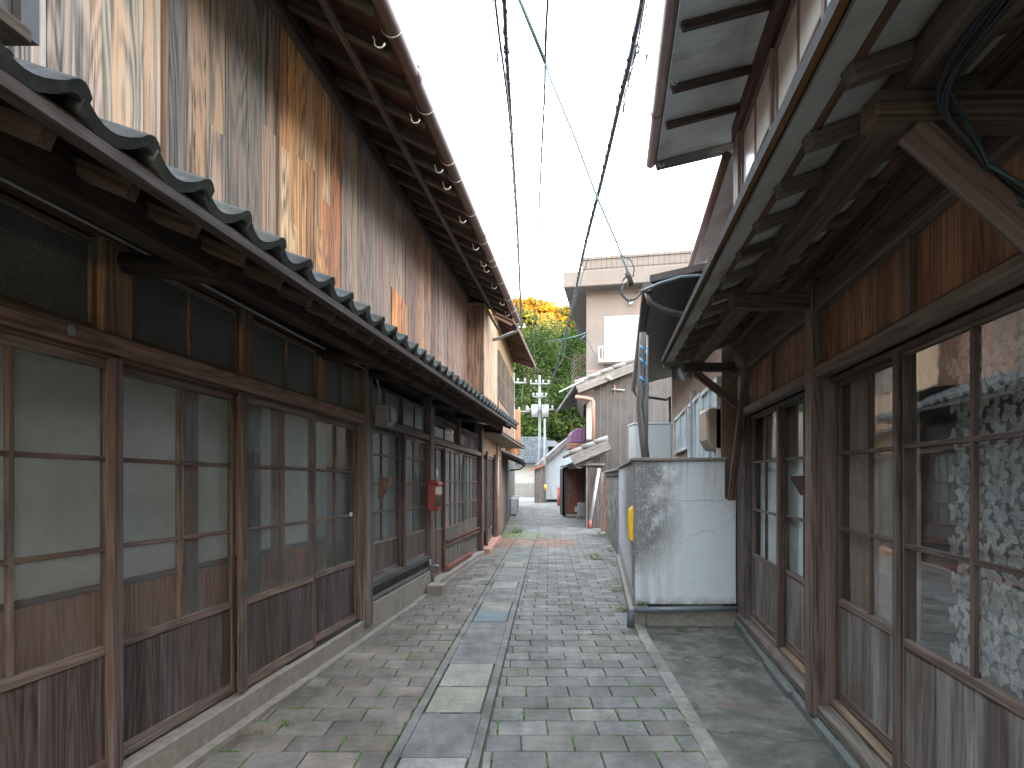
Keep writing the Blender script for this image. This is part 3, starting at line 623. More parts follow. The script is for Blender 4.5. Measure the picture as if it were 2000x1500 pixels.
g = MB(); p = at(1003, 640, 11.25); q = at(960, 655, 11.3); g.tube([Lf(11.2, .85, UZ - .05), Lf(11.22, .85, UZ - .22), p + Vector((-.03, 0, -.1)), at(972, 662, 11.3), at(962, 664, 11.3)], .03, 10); g.build('downpipe', 'galvanised', H)
# shutter box (tobukuro) at the far end
g = MB(); g.siding(Lf, 10.56, 12.2, .02, .31, 3.05, 4.66, (.16, .22), (.50, .32, .20), .08); g.build('shutter_box', 'weathered_wood', H, .003)
g = MB(); q = MB()
for a, b in ((-.01, .14), (.145, .315)): g.box(Lf, (10.53, 10.56), (a, b), (3.0, 4.70), 'z', (.22, .15, .11))
g.box(Lf, (10.50, 12.3), (-.01, .34), (4.70, 4.72), 'y', (.2, .15, .12)); g.box(Lf, (10.55, 12.2), (.0, .31), (3.02, 3.05), 'y', (.1, .08, .06)); g.build('shutter_box_frame', 'plank_wood', H, .003)
# near bay box at the top left corner
g = MB(); g.siding(Lf, .7, 1.93, .0, .24, 3.06, 4.4, (.07, .1), (.15, .14, .13), .15); g.box(Lf, (.65, 1.96), (-.0, .27), (3.01, 3.058), 'y', (.13, .09, .06)); g.build('shutter_box', 'weathered_wood', H, .003)
g = MB(); g.box(Lf, (1.93, 1.995), (-.0, .262), (3.03, 4.4), 'z', (.055, .057, .06)); g.build('shutter_box_edge', 'metal_sheet', H)
# things on the left wall
M = thing('meter_box', 'grey electric meter box on the corner post under the left eave', 'meter box', Ls(5.80, .1, 1.7))
g = MB(); g.box(Ls, (5.72, 5.90), (.06, .20), (2.06 - .0, 2.28), 'z', (.17, .175, .175)); g.build('box', 'grey_paint', M, .015)
g = MB(); g.box(Ls, (5.74, 5.88), (.195, .225), (2.09, 2.25), 'z', (.16, .17, .17)); g.build('cover', 'grey_paint', M, .02)
g = MB(); g.tube([Ls(5.75, .1, 2.26), Ls(5.7, .12, 2.42), Ls(5.66, .10, 2.55), Ls(5.6, .05, 2.65)], .01, 8); g.build('conduit', 'hook_grey', M)
M = thing('mailbox', 'red wall mailbox with a small white label on the left house post', 'mailbox', Ls(7.75, .1, 1.1))
g = MB(); g.box(Ls, (7.66, 7.86), (.06, .20), (1.12, 1.48), 'z', (.4, .03, .03)); g.build('box', 'red_enamel', M, .012)
g = MB(); g.prism([Ls(7.64, .05, 1.48), Ls(7.64, .225, 1.465), Ls(7.64, .20, 1.51), Ls(7.64, .05, 1.525)], Vector((.03, .24, 0)), (.4, .03, .03)); g.build('lid', 'red_enamel', M, .006)
g = MB(); g.box(W, (-1.02 - .0, -.935), (7.652, 7.657), (1.30, 1.40), col=(.8, .8, .8)); g.build('label', 'white_paint', M)
g = MB(); g.box(W, (-1.02, -.95), (7.650, 7.656), (1.13, 1.27), col=(.8, .8, .8)); g.build('plate', 'black_glossy', M)
g = MB(); g.box(Ls, (7.62, 7.86), (.06, .28), (-.2, .13), 'y', (.3, .28, .25)); g.build('block', 'concrete', None, .01); o = bpy.context.scene.objects['block']; o.name = 'concrete_block'; tag(o, 'small pale concrete block at the foot of the left wall below the mailbox', 'block')
g = MB(); g.tube([Ls(7.8, .06, .36), Ls(7.8, .15, .36), Ls(7.8, .18, .35)], .018, 10); g.tube([Ls(7.8, .06, .30), Ls(7.8, .06, .45)], .014, 8); g.tube([Ls(7.74, .14, .37), Ls(7.86, .14, .37)], .008, 6); o = g.build('water_tap', 'galvanised', None); tag(o, 'small metal tap pipe low on the left wall post', 'tap')
g = MB(); g.box(Ls, (6.0, 6.05), (-.0, .06), (1.32, 1.55), 'z', (.14, .1, .08)); g.prism([Ls(6.0, .06, 1.55), Ls(6.0, .13, 1.55), Ls(6.0, .12, 1.47), Ls(6.0, .06, 1.35)], (.006, .05, 0), (.16, .1, .08)); g.build('door_wedge', 'weathered_wood', H)

# ================================================================ LEFT HOUSE 2
def F2(y, n, z): return Vector((-.62 + .0625 * (y - 12) + n, y, z))
def F2u(y, n, z): return Vector((-.31 + .077 * (y - 12.3) + n, y, z))
H2 = thing('wooden_house', 'second house on the left with ochre upper wall, lattice window and a flat board canopy', 'house', F2(14, -1, 0))
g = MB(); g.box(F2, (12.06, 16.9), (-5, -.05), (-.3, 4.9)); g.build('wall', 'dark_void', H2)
g = MB(); g.siding(F2, 12.06, 12.3, -.05, .0, -.1, 2.4, (.1, .14), (.14, .11, .09)); g.siding(F2, 12.3, 16.9, -.05, -.0, 2.02, 2.5, (.12, .18), (.36, .20, .10), .12); g.siding(F2, 14.6, 16.9, -.05, .0, -.1, 2.02, (.12, .2), (.22, .12, .08), .2); g.build('board_wall', 'weathered_wood', H2)
window(H2, F2, 12.3, 12.62, .0, .35, 1.9, 2, (.8, 1.3), 'dusty_glass', (.12, .08, .06))
for i, (a, b) in enumerate(((12.7, 13.6), (13.55, 14.5))): sliding_door(H2, F2, a, b, -.03 * i, .02, 2.0, .32, [.95], 3, 'dusty_glass', (.10, .09, .085), .06, True, .04)
curtain(H2, F2, 12.7, 14.5, -.12, .2, 2.0, 'pale_curtain', .2)
g = MB(); g.box(F2, (12.62, 12.69), (-.0, .05), (-.1, 2.1), 'z', (.17, .09, .06)); g.build('door_post', 'weathered_wood', H2, .004); g = MB(); g.box(F2, (14.5, 14.6), (-.0, .06), (-.1, 2.1), 'z', (.2, .1, .06)); g.build('door_post', 'weathered_wood', H2, .004)
g = MB(); g.box(F2, (12.06, 14.9), (-.2, .16), (-.3, .02), 'y', (.45, .22, .12)); g.build('foundation', 'rust_pipe', H2, .01)
g = MB(); g.prism([F2(12, -.03, 2.46), F2(12, .40, 2.43), F2(16.9, .70, 2.36), F2(16.9, -.03, 2.40)], (0, 0, .03), (.26, .22, .18)); g.build('canopy', 'weathered_wood', H2)
g = MB(); g.prism([F2(12.0, -.05, 2.62), F2(12, .42, 2.47), F2(16.95, .74, 2.40), F2(16.95, -.05, 2.6)], (0, 0, .03), (.13, .07, .05)); g.build('canopy_roof', 'metal_sheet', H2)
g = MB(); g.tube([F2(14.62, .09, -.1), F2(14.62, .09, 2.36)], .035, 10, (.4, .32, .24)); g.build('downpipe', 'beige_plastic', H2)
g = MB(); g.box(F2u, (12.3, 17), (-.6, .0), (2.55, 4.95)); g.build('upper_wall', 'ochre_render', H2)
g = MB(); g.siding(F2u, 12.3, 16.9, .0, .03, 2.6, 3.2, (.12, .18), (.28, .17, .11), .15); g.build('board_wall', 'weathered_wood', H2)
f = MB()
for i in range(22): f.box(F2u, (12.35 + i * .2, 12.38 + i * .2), (.01, .05), (3.2, 4.25), 'z', (.17, .13, .1))
for z in (3.2, 3.7, 4.22): f.box(F2u, (12.3, 16.85), (.01, .045), (z, z + .04), 'y', (.17, .13, .1))
o = f.build('lattice_window', 'weathered_wood', H2); f = MB(); f.face([F2u(12.3, .008, 3.2), F2u(16.9, .008, 3.2), F2u(16.9, .008, 4.25), F2u(12.3, .008, 4.25)]); f.build('glass', 'milk_glass', o)
g = MB(); P = [at(1003, 628, 12.05), at(1045, 718, 17.1)]; Q = [F2u(12.05, -.1, 5.02), F2u(17.1, -.1, 5.02)]
g.prism([P[0], P[1], Q[1], Q[0]], (0, 0, .05), (.1, .05, .04)); g.build('roof', 'eave_ply', H2)
for i in range(14):
    t = .02 + i / 14.2; g = MB(); g.beam(P[0].lerp(P[1], t) + Vector((-.03, 0, -.04)), Q[0].lerp(Q[1], t) + Vector((0, 0, -.04)), .06, .07, col=(.17, .09, .06)); g.build('rafter', 'weathered_wood', H2)
g = MB(); g.beam(P[0] + Vector((.02, 0, .0)), P[1] + Vector((.02, 0, 0)), .03, .09, col=(.2, .11, .08)); g.build('fascia', 'weathered_wood', H2)
# LEFT HOUSE 3
def F3(y, n, z): return Vector((-.34 + .030 * (y - 17) + n, y, z))
H3 = thing('wooden_house', 'third house on the left, grey board walls under a small tiled eave', 'house', F3(24, -1, 0))
g = MB(); g.box(F3, (16.98, 33), (-5, -.04), (-.3, 4.3)); g.build('wall', 'cream_render', H3)
g = MB(); g.siding(F3, 16.98, 22, -.04, .0, -.2, 2.3, (.3, .5), (.20, .16, .13), .25); g.siding(F3, 22, 33, -.04, .02, -.2, 2.4, (.8, 1.4), (.30, .30, .29), .2); g.build('board_wall', 'weathered_wood', H3)
g = MB(); u3 = Vector((.03, 1, 0)).normalized(); v3 = Vector((-1, 0, .4)).normalized()
tiles(g, F3(17.2, .62, 2.08), u3, v3, 22, 3, .27, .24, .04, .04, (.12, .11, .105)); g.build('roof_tiles', 'tile', H3)
g = MB(); g.prism([F3(17.2, .60, 2.05), F3(17.2, 0, 2.3), F3(17.2, 0, 2.25), F3(17.2, .60, 2.0)], u3 * 5.9, (.07, .05, .04)); g.build('eave_boards', 'dark_wood', H3)
g = MB(); g.tube([F3(17.3, .66, 2.02), F3(23.1, .66, 2.0)], .05, 10); g.tube([F3(23, .66, 2.0), F3(23, .5, 1.85), F3(23, .06, 1.8)], .03, 8); g.build('gutter', 'black_metal', H3)
g = MB(); g.box(F3, (17, 20), (.0, .35), (2.6, 4.0), 'z', (.62, .6, .57)); g.build('balcony_panel', 'white_sheet', H3)
g = MB(); g.box(F3, (20.02, 20.14), (.0, .55), (2.3, 3.9), 'z', (.4, .2, .1)); g.build('post', 'weathered_wood', H3)
for y, lab in ((24.5, 'grey outdoor air unit against the third left house'), (27.5, 'farther pale outdoor air unit beside the left wall')):
    q = thing('air_unit', lab, 'air conditioner', F3(y, .2, gz(20)), 'outdoor air units at the left wall')
    g = MB(); g.box(F3, (y, y + .7), (.05, .33), (gz(20) + .06, gz(20) + .75), col=(.42, .44, .45)); g.build('casing', 'painted', q, .02)
    g = MB(); g.box(F3, (y + .05, y + .65), (.1, .3), (gz(20), gz(20) + .06), col=(.1, .1, .1)); g.build('foot', 'painted', q)
    g = MB(); c = F3(y + .35, .335, gz(20) + .42); g.tube([c, c + Vector((.01, 0, 0))], .22, 20, (.12, .12, .12)); g.build('fan_grille', 'painted', q)

# ================================================================ RIGHT HOUSE (near)
G = thing('wooden_house', 'dark wooden house on the right with lace-curtained sliding doors and an upper glazed gallery', 'house', Rf(3, -2, 0))
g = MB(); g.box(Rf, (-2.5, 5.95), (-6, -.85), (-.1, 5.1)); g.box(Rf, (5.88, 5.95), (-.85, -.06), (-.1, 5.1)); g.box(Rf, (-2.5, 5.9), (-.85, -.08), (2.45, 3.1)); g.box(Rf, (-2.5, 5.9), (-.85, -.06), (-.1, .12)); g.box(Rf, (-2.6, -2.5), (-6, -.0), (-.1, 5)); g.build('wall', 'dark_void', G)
def stone(y0, y1, n0, n1, h): 
    q = MB(); q.box(Rf, (y0, y1), (n0, n1), (-.05, h), col=(.17, .19, .18)); return q.build('foundation_stone', 'green_stone', G, .022)
y = -1.8
while y < 5.8:
    l = random.uniform(.45, .8); stone(y, min(y + l - .01, 5.85), -.1, .06 + random.uniform(-.012, .015), .075 + random.uniform(-.012, .012)); y += l
for a, b in ((-2.4, 3.48), (3.62, 5.86)):
    g = MB(); g.box(Rf, (a, b), (-.10, .03), (.085, .15), 'y', (.14, .12, .105)); g.box(Rf, (a, b), (-.10, -.045), (.15, .185), 'y', (.2, .14, .09)); g.build('door_sill', 'weathered_wood', G, .008)
SK = (.085, .07, .06)
for a, b, n, lab, gm in [(-.3, .68, -.055, None, 'right_glass'), (.64, 1.60, -.09, None, 'right_glass'), (1.56, 2.64, -.055, 'sliding door with a leaf-patterned lace curtain', 'right_glass'), (2.60, 3.49, -.09, 'sliding door with a beige curtain beside the thick post', 'right_glass'), (3.62, 4.62, -.09, None, 'right_glass'), (4.56, 5.56, -.055, None, 'right_glass')]:
    sliding_door(G, Rf, a, b, n, .19, 2.12, .80, [1.22, 1.67], 2, gm, (.105, .072, .058), .042, True, .04, (.16, .26), lab, .022, 'sooty_wood', SK)
for a, b in ((2.61, 2.65), (4.55, 4.60)):
    g = MB(); g.box(Rf, (a, b), (-.054, -.03), (.17, 2.12), 'z', (.11, .075, .06)); g.build('door_stile', 'weathered_wood', G, .004)
g = MB(); g.box(Rf, (3.49, 3.62), (-.1, .06), (.07, 2.75), 'z', (.14, .098, .078)); g.build('post', 'weathered_wood', G, .008)
g = MB(); g.box(Rf, (5.58, 5.86), (-.1, .02), (.07, 2.75), 'z', (.10, .08, .07)); g.build('post', 'weathered_wood', G, .008)
for a, b, z in ((-2.4, 3.50, 2.135), (3.6, 5.60, 2.13)):
    g = MB(); g.box(Rf, (a, b), (-.05, .045), (z, z + .075), 'y', (.17, .125, .10)); g.box(Rf, (a, b - .05), (-.09, -.03), (z - .04, z), 'y', (.07, .045, .035)); g.build('lintel', 'weathered_wood', G, .018)
g = MB(); g.siding(Rf, -2.4, 3.49, -.05, -.02, 2.2, 2.62, (.12, .2), (.30, .15, .085), .3); g.siding(Rf, 3.62, 5.86, -.05, -.02, 2.2, 2.62, (.12, .2), (.25, .13, .08), .3)
for y in (.5, 2.42, 4.6): g.box(Rf, (y, y + .07), (-.03, .005), (2.2, 2.62), 'z', (.17, .11, .08))
g.build('board_wall', 'weathered_wood', G)
g = MB(); g.box(Rf, (-2.4, 5.95), (-.1, .04), (2.55, 2.72), 'y', (.12, .09, .075)); g.build('beam', 'dark_wood', G, .012)
g = MB(); g.box(Rf, (-2.4, 5.95), (-.1, .03), (2.724, 2.86), 'y', (.11, .08, .065)); g.box(Rf, (-2.4, 5.95), (.0, .075), (2.862, 2.90), 'y', (.16, .09, .06)); g.build('wall_plate', 'dark_wood', G, .006)
# curtains
curtain(G, Rf, 2.66, 3.43, -.155, .72, 2.1, 'linen', .14, .014); curtain(G, Rf, 3.68, 5.56, -.14, .7, 1.68, 'pale_curtain', .3, .008); curtain(G, Rf, 3.70, 5.5, -.16, 1.62, 2.1, 'linen', .14, .01)
curtain(G, Rf, -1.0, 2.44, -.20, .75, 2.12, 'lace_net', .9, .01, 'lace_curtain')
g = MB(); g.box(Rf, (2.3, 2.75), (-.5, -.46), (.2, 2.3), 'z', (.05, .04, .035)); g.build('inner_post', 'inner_wood', G)
lf = MB()
def leaf(y, z, a, L, wd):
    pts = []; ca, sa = math.cos(a), math.sin(a)
    for t, ww in ((0, .12), (.18, .7), (.42, 1), (.68, .85), (.88, .45), (1, 0), (.88, -.45), (.68, -.85), (.42, -1), (.18, -.7), (0, -.12)):
        p, q = t * L, ww * wd / 2; pts.append(Rf(y + p * ca - q * sa, -.178 + random.uniform(0, .002), z + p * sa + q * ca))
    mid0, mid1 = Rf(y + .05 * L * ca, -.176, z + .05 * L * sa), Rf(y + .9 * L * ca, -.176, z + .9 * L * sa)
    k_ = random.uniform(.55, 1.1); nz = random.uniform(0, .006); dn = Vector((-nz, 0, 0)); lf.add([p_ + dn for p_ in pts], [tuple(range(11))], [tuple(p) for p in pts], (k_, k_, k_))
    if L > .03:
        sd_ = (pts[3] - pts[7]).normalized() * .0011; lf.add([mid0 + dn - sd_ + Vector((-.003, 0, 0)), mid1 + dn + Vector((-.003, 0, 0)), mid0 + dn + sd_ + Vector((-.003, 0, 0))], [(0, 1, 2)], [(0, 0, 0)] * 3, (.2, .2, .2))
zz = .80; rr = 0
while zz < 2.12:
    yy = 2.40 - (rr % 2) * .055
    while yy > 1.2:
        a0 = random.uniform(0, 6.28); k = random.choice([4, 5, 5, 6])
        for i in range(k): leaf(yy + random.uniform(-.005, .005), zz, a0 + i * 6.28 / k + random.uniform(-.2, .2), random.uniform(.044, .058), random.uniform(.030, .040))
        if random.random() < .5:
            for i in range(7): leaf(yy - .05 + random.uniform(-.018, .018), zz + .045 + random.uniform(-.018, .018), random.uniform(0, 6), .014, .011)
        yy -= .094
    zz += .074; rr += 1
lf.build('lace_leaves', 'lace_leaf', G)
# pent roof underside: z at eave 2.65 rising 0.02 per metre outwards
def Re(y, n, z): return Rf(y, n - .03 + .012 * y, z + .022 * y)
E0 = 2.60; es = .36
g = MB(); u = Vector((.186 - .012, 1, .022)); g.prism([Re(-2.4, .70, E0), Re(-2.4, -.05, E0 + .75 * es), Re(-2.4, -.05, E0 + .75 * es + .02), Re(-2.4, .70, E0 + .02)], u * 8.5, (.35, .34, .32)); g.build('eave_soffit', 'soffit_board', G)
g = MB(); g.prism([Re(-2.4, .735, E0 + .0), Re(-2.4, -.05, E0 + .785 * es), Re(-2.4, -.05, E0 + .785 * es + .05), Re(-2.4, .735, E0 + .045)], u * 8.55 + Vector((0, 0, .012)), (.016, .012, .010)); g.build('roof', 'dark_wood', G)
g = MB(); g.beam(Re(-2.4, .722, E0 + .018), Re(6.12, .722, E0 + .028), .022, .04, col=(.17, .085, .035)); g.build('fascia', 'dark_wood', G, .004)
y = -2.2
ry = [-2.2 + .35 * i for i in range(10)] + [1.25, 1.59, 1.92, 2.26, 2.60, 2.96, 3.35, 3.72, 4.08, 4.44, 4.80, 5.15, 5.5, 5.85]
for y in ry:
    g = MB(); g.beam(Re(y, .61, E0 + .09 * es - .028), Re(y, -.04, E0 + .74 * es - .028), .055, .05, col=(.15, .115, .095)); g.build('rafter', 'weathered_wood', G, .004)
g = MB(); g.box(Re, (-2.4, 6.06), (.31, .44), (E0 - .02, E0 + .09), 'y', (.13, .10, .085)); g.build('purlin', 'dark_wood', G, .01)
g = MB(); g.prism([Re(6.06, .72, E0 - .05), Re(6.06, -.05, E0 + .77 * es - .06), Re(6.06, -.05, E0 + .77 * es + .0), Re(6.06, .72, E0 + .02)], (.004, .03, 0), (.25, .24, .22)); g.build('bargeboard', 'weathered_wood', G)
for y in (-.3, 1.64, 3.55, 5.93):
    z = E0 - .02 + .022 * y + .0
    g = MB(); g.beam(Rf(y, -.05, z - .045), Rf(y, .50 + .012 * y, z - .045), .085, .085, col=(.12, .085, .065)); g.build('bracket_arm', 'dark_wood', G, .006)
    if y != 3.55:
        g = MB(); g.beam(Rf(y, .38 + .012 * y, z - .09), Rf(y, -.02, z - .46), .06, .07, col=(.14, .09, .07)); g.build('brace', 'weathered_wood', G, .005)
g = MB(); g.beam(Rf(5.35, .02, 2.66), Rf(5.78, .10, 1.30), .035, .075, up=(1, 0, 0), col=(.13, .085, .065)); g.build('leaning_strut', 'weathered_wood', G, .004)
g = MB()
for i in range(5):
    q_ = [random.uniform(-.022, .022) for _ in range(12)]
    P_ = [Vector((-1, .3 + q_[0], 2.76 + q_[1])), Vector((.5, .30 + q_[2], 2.68 + q_[3])), Vector((1.2, .36 + q_[4], 2.62 + q_[5])), Vector((1.52, .38 + q_[6], 2.56 + q_[7])), Vector((1.58, .26 + q_[8], 2.46 + q_[9])), Vector((1.62, .12 + q_[10], 2.33 + q_[11])), Vector((1.5, .03, 2.24 + q_[1])), Vector((1.0, .03 + q_[2] * .3, 2.21 + q_[3]))]
    o3 = []
    for a_ in range(len(P_) - 1):
        p0, p1, p2, p3 = P_[max(a_ - 1, 0)], P_[a_], P_[a_ + 1], P_[min(a_ + 2, len(P_) - 1)]
        for k_ in range(5): t = k_ / 5; v_ = .5 * ((2 * p1) + (p2 - p0) * t + (2 * p0 - 5 * p1 + 4 * p2 - p3) * t * t + (3 * p1 - p0 - 3 * p2 + p3) * t ** 3); o3.append(Rf(v_.x, v_.y, v_.z))
    g.tube(o3, random.choice([.003, .004, .006]), 6)
g.build('wall_cable', 'cable', G)
g = MB(); g.tube([Rf(-1, .3, 2.78), Rf(1.0, .3, 2.69), Rf(1.55, .36, 2.62), Rf(1.6, .2, 2.4), Rf(1.5, .0, 2.2)], .006, 6); g.build('wall_cable', 'teal_cable', G)
g = MB(); g.box(Re, (-2.4, 6.05), (.575, .605), (E0 + .125 * es - .012, E0 + .125 * es), 'y', (.13, .075, .045)); g.build('cover_strip', 'dark_wood', G)
# small rusty wedge holder on the post
q = thing('letter_holder', 'small rusty metal cone holder nailed to the thick post of the right house', 'holder', Rf(3.56, .06, 1.35))
g = MB(); c = Rf(3.66, .075, 1.485)
g.prism([c + Vector((-.05, 0, .05)), c + Vector((.035, 0, .055)), c + Vector((.025, 0, -.075))], (0, .045, 0), (.1, .06, .05)); g.build('cone', 'rust_metal', q, .004)
g = MB(); g.tube([c + Vector((-.05, 0, .055)), c + Vector((-.02, -.015, .065)), c + Vector((.035, 0, .06))], .004, 6); g.build('wire', 'hook_grey', q)
# ---- upper storey
g = MB(); g.box(Rf, (-2.4, 5.90), (-.12, -.03), (2.9, 3.35)); g.box(Rf, (5.8, 6.02), (-.12, .03), (2.9, 5.2), 'z', (.16, .13, .11)); g.build('upper_frame', 'weathered_wood', G, .006)
for i, (a, b) in enumerate([(4.66, 5.80), (3.50, 4.66), (2.34, 3.50), (1.16, 2.34), (0, 1.16)]):
    f = MB(); n = .0 if i % 2 == 0 else -.03; c = (.19, .14, .115)
    for s_ in ((a, a + .05), (b - .05, b)): f.box(Rf, s_, (n - .035, n), (3.3, 5.02), 'z', c)
    for z_ in (3.3, 4.97): f.box(Rf, (a + .05, b - .05), (n - .035, n - .002), (z_, z_ + .05), 'y', c)
    f.box(Rf, ((a + b) / 2 - .012, (a + b) / 2 + .012), (n - .03, n - .004), (3.35, 4.97), 'z', c)
    for z_ in (3.85, 4.42): f.box(Rf, (a + .05, b - .05), (n - .03, n - .004), (z_, z_ + .022), 'y', c)
    o = f.build('window', 'weathered_wood', G, .003)
    g = MB(); g.face([Rf(a + .03, n - .02, 4.43), Rf(b - .03, n - .02, 4.43), Rf(b - .03, n - .02, 5.0), Rf(a + .03, n - .02, 5.0)]); g.build('glass', 'milk_glass', o)
    g = MB(); g.face([Rf(a + .03, n - .02, 3.3), Rf(b - .03, n - .02, 3.3), Rf(b - .03, n - .02, 4.43), Rf(a + .03, n - .02, 4.43)]); g.build('glass', 'blue_glass', o)
g = MB(); g.box(Rf, (-2.4, 6.02), (-.12, .05), (5.03, 5.20), 'y', (.12, .07, .055)); g.build('beam', 'weathered_wood', G, .006)
V0 = 5.02; vs_ = .26
def Ru(y, n, z): return Rf(y, n + .012 * (y - 4), z)
u = Vector((.174, 1, 0))
g = MB(); g.prism([Ru(-2.4, .78, V0), Ru(-2.4, -.08, V0 + .86 * vs_), Ru(-2.4, -.08, V0 + .86 * vs_ + .02), Ru(-2.4, .78, V0 + .02)], u * 8.75, (.35, .34, .32)); g.build('eave_soffit', 'soffit_board', G)
g = MB(); g.prism([Ru(-2.4, .80, V0 + .022), Ru(-2.4, -3.4, V0 + 4.2 * .4), Ru(-2.4, -3.4, V0 + 4.2 * .4 + .06), Ru(-2.4, .80, V0 + .08)], u * 8.78, (.1, .07, .06)); g.prism([Ru(6.3, -.1, 5.2), Ru(6.3, -3.3, V0 + 4.0 * .4), Ru(6.3, -6, 5.2)], (0, -.05, 0)); g.build('roof', 'metal_sheet', G)
for y in (-1.3, -.5, .35, 1.15, 2.0, 2.8, 3.59, 4.41, 5.12, 5.65):
    g = MB(); g.beam(Ru(y, .74, V0 - .03), Ru(y, -.03, V0 + .77 * vs_ - .03), .05, .06, col=(.07, .052, .045)); g.build('rafter', 'dark_wood', G, .004)
g = MB(); g.beam(Ru(6.35, .80, V0 - .02), Ru(6.35, -.35, V0 + 1.15 * vs_ - .05), .035, .15, col=(.10, .085, .078)); g.build('bargeboard', 'weathered_wood', G, .004)
g = MB(); g.tube([Ru(-2.4, .85, V0 - .01), Ru(2, .85, V0 - .015), Ru(6.35, .85, V0 - .02)], .052, 14, (.13, .07, .055)); 
for y in (4.05, 5.45): g.tube([Ru(y, .85, V0 - .015), Ru(y + .05, .85, V0 - .015)], .058, 14, (.13, .07, .055))
g.build('gutter', 'gutter_brown', G)
for y in (3.35, 4.95, 6.25):
    g = MB(); pts = [Ru(y, .85 + .035 - .0 * i + (-.035 - .06) * (1 - math.cos(math.pi * i / 8)) / 1.0 * .5, V0 - .075 - .03 * math.sin(math.pi * i / 8)) for i in range(9)]
    g.tube([Ru(y, .74 + .025 * math.cos(t), V0 - .075 + .03 * math.sin(t)) for t in [math.pi * (1 + 1.1 * k / 8) - .2 for k in range(9)]], .005, 6); g.build('gutter_hook', 'hook_grey', G)

# ================================================================ white plaster wall, block wall, etc.
PW = thing('plaster_wall', 'white plaster garden wall with grey mould, closing the yard beside the right house', 'wall', W(1.3, 6, 0))
def FS(y, n, z): return Vector((1.286 + .155 * (y - 6) - n, y, z))      # side face towards the street
g = MB()
poly = [W(1.286, 6, .20), W(2.345, 6, .20), W(2.345, 6, 1.29), W(2.23, 6, 1.30), W(2.23, 6, 1.70), W(1.286, 6, 1.70)]
g.prism(poly, (.02, .14, 0)); g.prism([FS(6.02, 0, .05), FS(11.4, 0, -.1), FS(11.4, 0, 1.70), FS(6.02, 0, 1.70)], (.14, 0, 0)); g.build('wall', 'plaster_white', PW, .006)
g = MB(); g.box(W, (1.262, 2.24), (5.975, 6.17), (1.70, 1.735), col=(.3, .29, .28)); g.prism([FS(6.17, .024, 1.70), FS(11.4, .024, 1.70), FS(11.4, -.16, 1.70), FS(6.17, -.16, 1.70)], (0, 0, .035), (.22, .22, .2)); g.build('coping', 'concrete', PW, .006)
g = MB(); g.box(W, (1.40, 2.33), (5.93, 6.1), (-.02, .14), col=(.25, .24, .23)); g.box(W, (1.30, 1.40), (5.97, 6.1), (-.02, .19), col=(.25, .24, .23)); g.prism([FS(6.0, .05, -.1), FS(11.4, .05, -.2), FS(11.4, .05, .0), FS(6.0, .05, .1)], (.2, 0, 0)); g.build('footing', 'concrete', PW, .01)
g = MB(); g.box(FS, (6.0, 6.04), (.0, .014), (.2, 1.70), 'z', (.2, .2, .21)); g.box(FS, (6.28, 6.5), (.0, .008), (.3, 1.70), 'z', (.3, .26, .24)); g.build('corner_strip', 'painted', PW)
PI_ = thing('drain_pipe', 'dark grey plastic pipe lying along the foot of the white plaster wall', 'pipe', W(1.25, 5.93, .1))
g = MB(); g.tube([W(1.235, 5.90, .168), W(1.8, 5.90, .172), W(2.33, 5.90, .178)], .027, 16); g.build('pipe', 'pvc_grey', PI_)
g = MB(); g.tube([W(1.27, 5.90, .168), W(1.232, 5.90, .166), W(1.218, 5.90, .14), W(1.215, 5.90, -.01)], .033, 14); g.build('elbow', 'pvc_grey', PI_)
YB = thing('letter_holder', 'yellow plastic delivery holder hung on the street side of the white wall', 'holder', FS(6.3, .03, 1.0))
g = MB(); prof = [(0, .84), (.03, .835), (.05, .86), (.055, 1.0), (.055, 1.12), (.045, 1.17), (.02, 1.195), (0, 1.20)]
g.prism([FS(6.22, a, z) for a, z in prof], Vector((.155, 1, 0)) * .26, (.8, .5, .02)); g.build('body', 'yellow_plastic', YB, .006)
g = MB(); g.box(FS, (6.21, 6.49), (.0, .012), (.82, 1.215)); g.build('back_plate', 'yellow_plastic', YB, .003)
# block wall
BW = thing('block_wall', 'grey concrete block wall with a pierced top course beyond the white wall', 'wall', FS(12, 0, 0))
def FB(y, n, z): return Vector((2.13 + .115 * (y - 11.4) - n, y, z))
g = MB()
for i in range(9):
    z = -.12 + i * .2
    y = 11.42 - (i % 2) * .2
    while y < 16.9:
        a, b = max(y, 11.42), min(y + .4, 16.9); k = random.uniform(.7, 1.25)
        if z + .2 > 1.6: 
            g.box(FB, (a, b - .008), (-.1, .03 - .03), (z, min(z + .192, 1.66)), col=(.15, .15, .14)); 
            for q in range(3): g.box(FB, (a + .03 + q * .12, a + .09 + q * .12), (.0, .004), (z + .04, z + .09), col=(.03, .03, .03)) if b - a > .38 else None
        else: g.box(FB, (a, b - .008), (-.1, .0), (z, z + .192), col=(.24 * k, .24 * k, .225 * k))
        y += .4
g.box(FB, (11.42, 16.9), (-.09, -.005), (-.1, 1.6), col=(.13, .13, .12)); g.build('blocks', 'block_wall', BW)
g = MB(); g.box(FB, (11.41, 16.95), (-.13, .04), (1.66, 1.71), col=(.3, .26, .24)); g.build('coping', 'concrete', BW, .01)
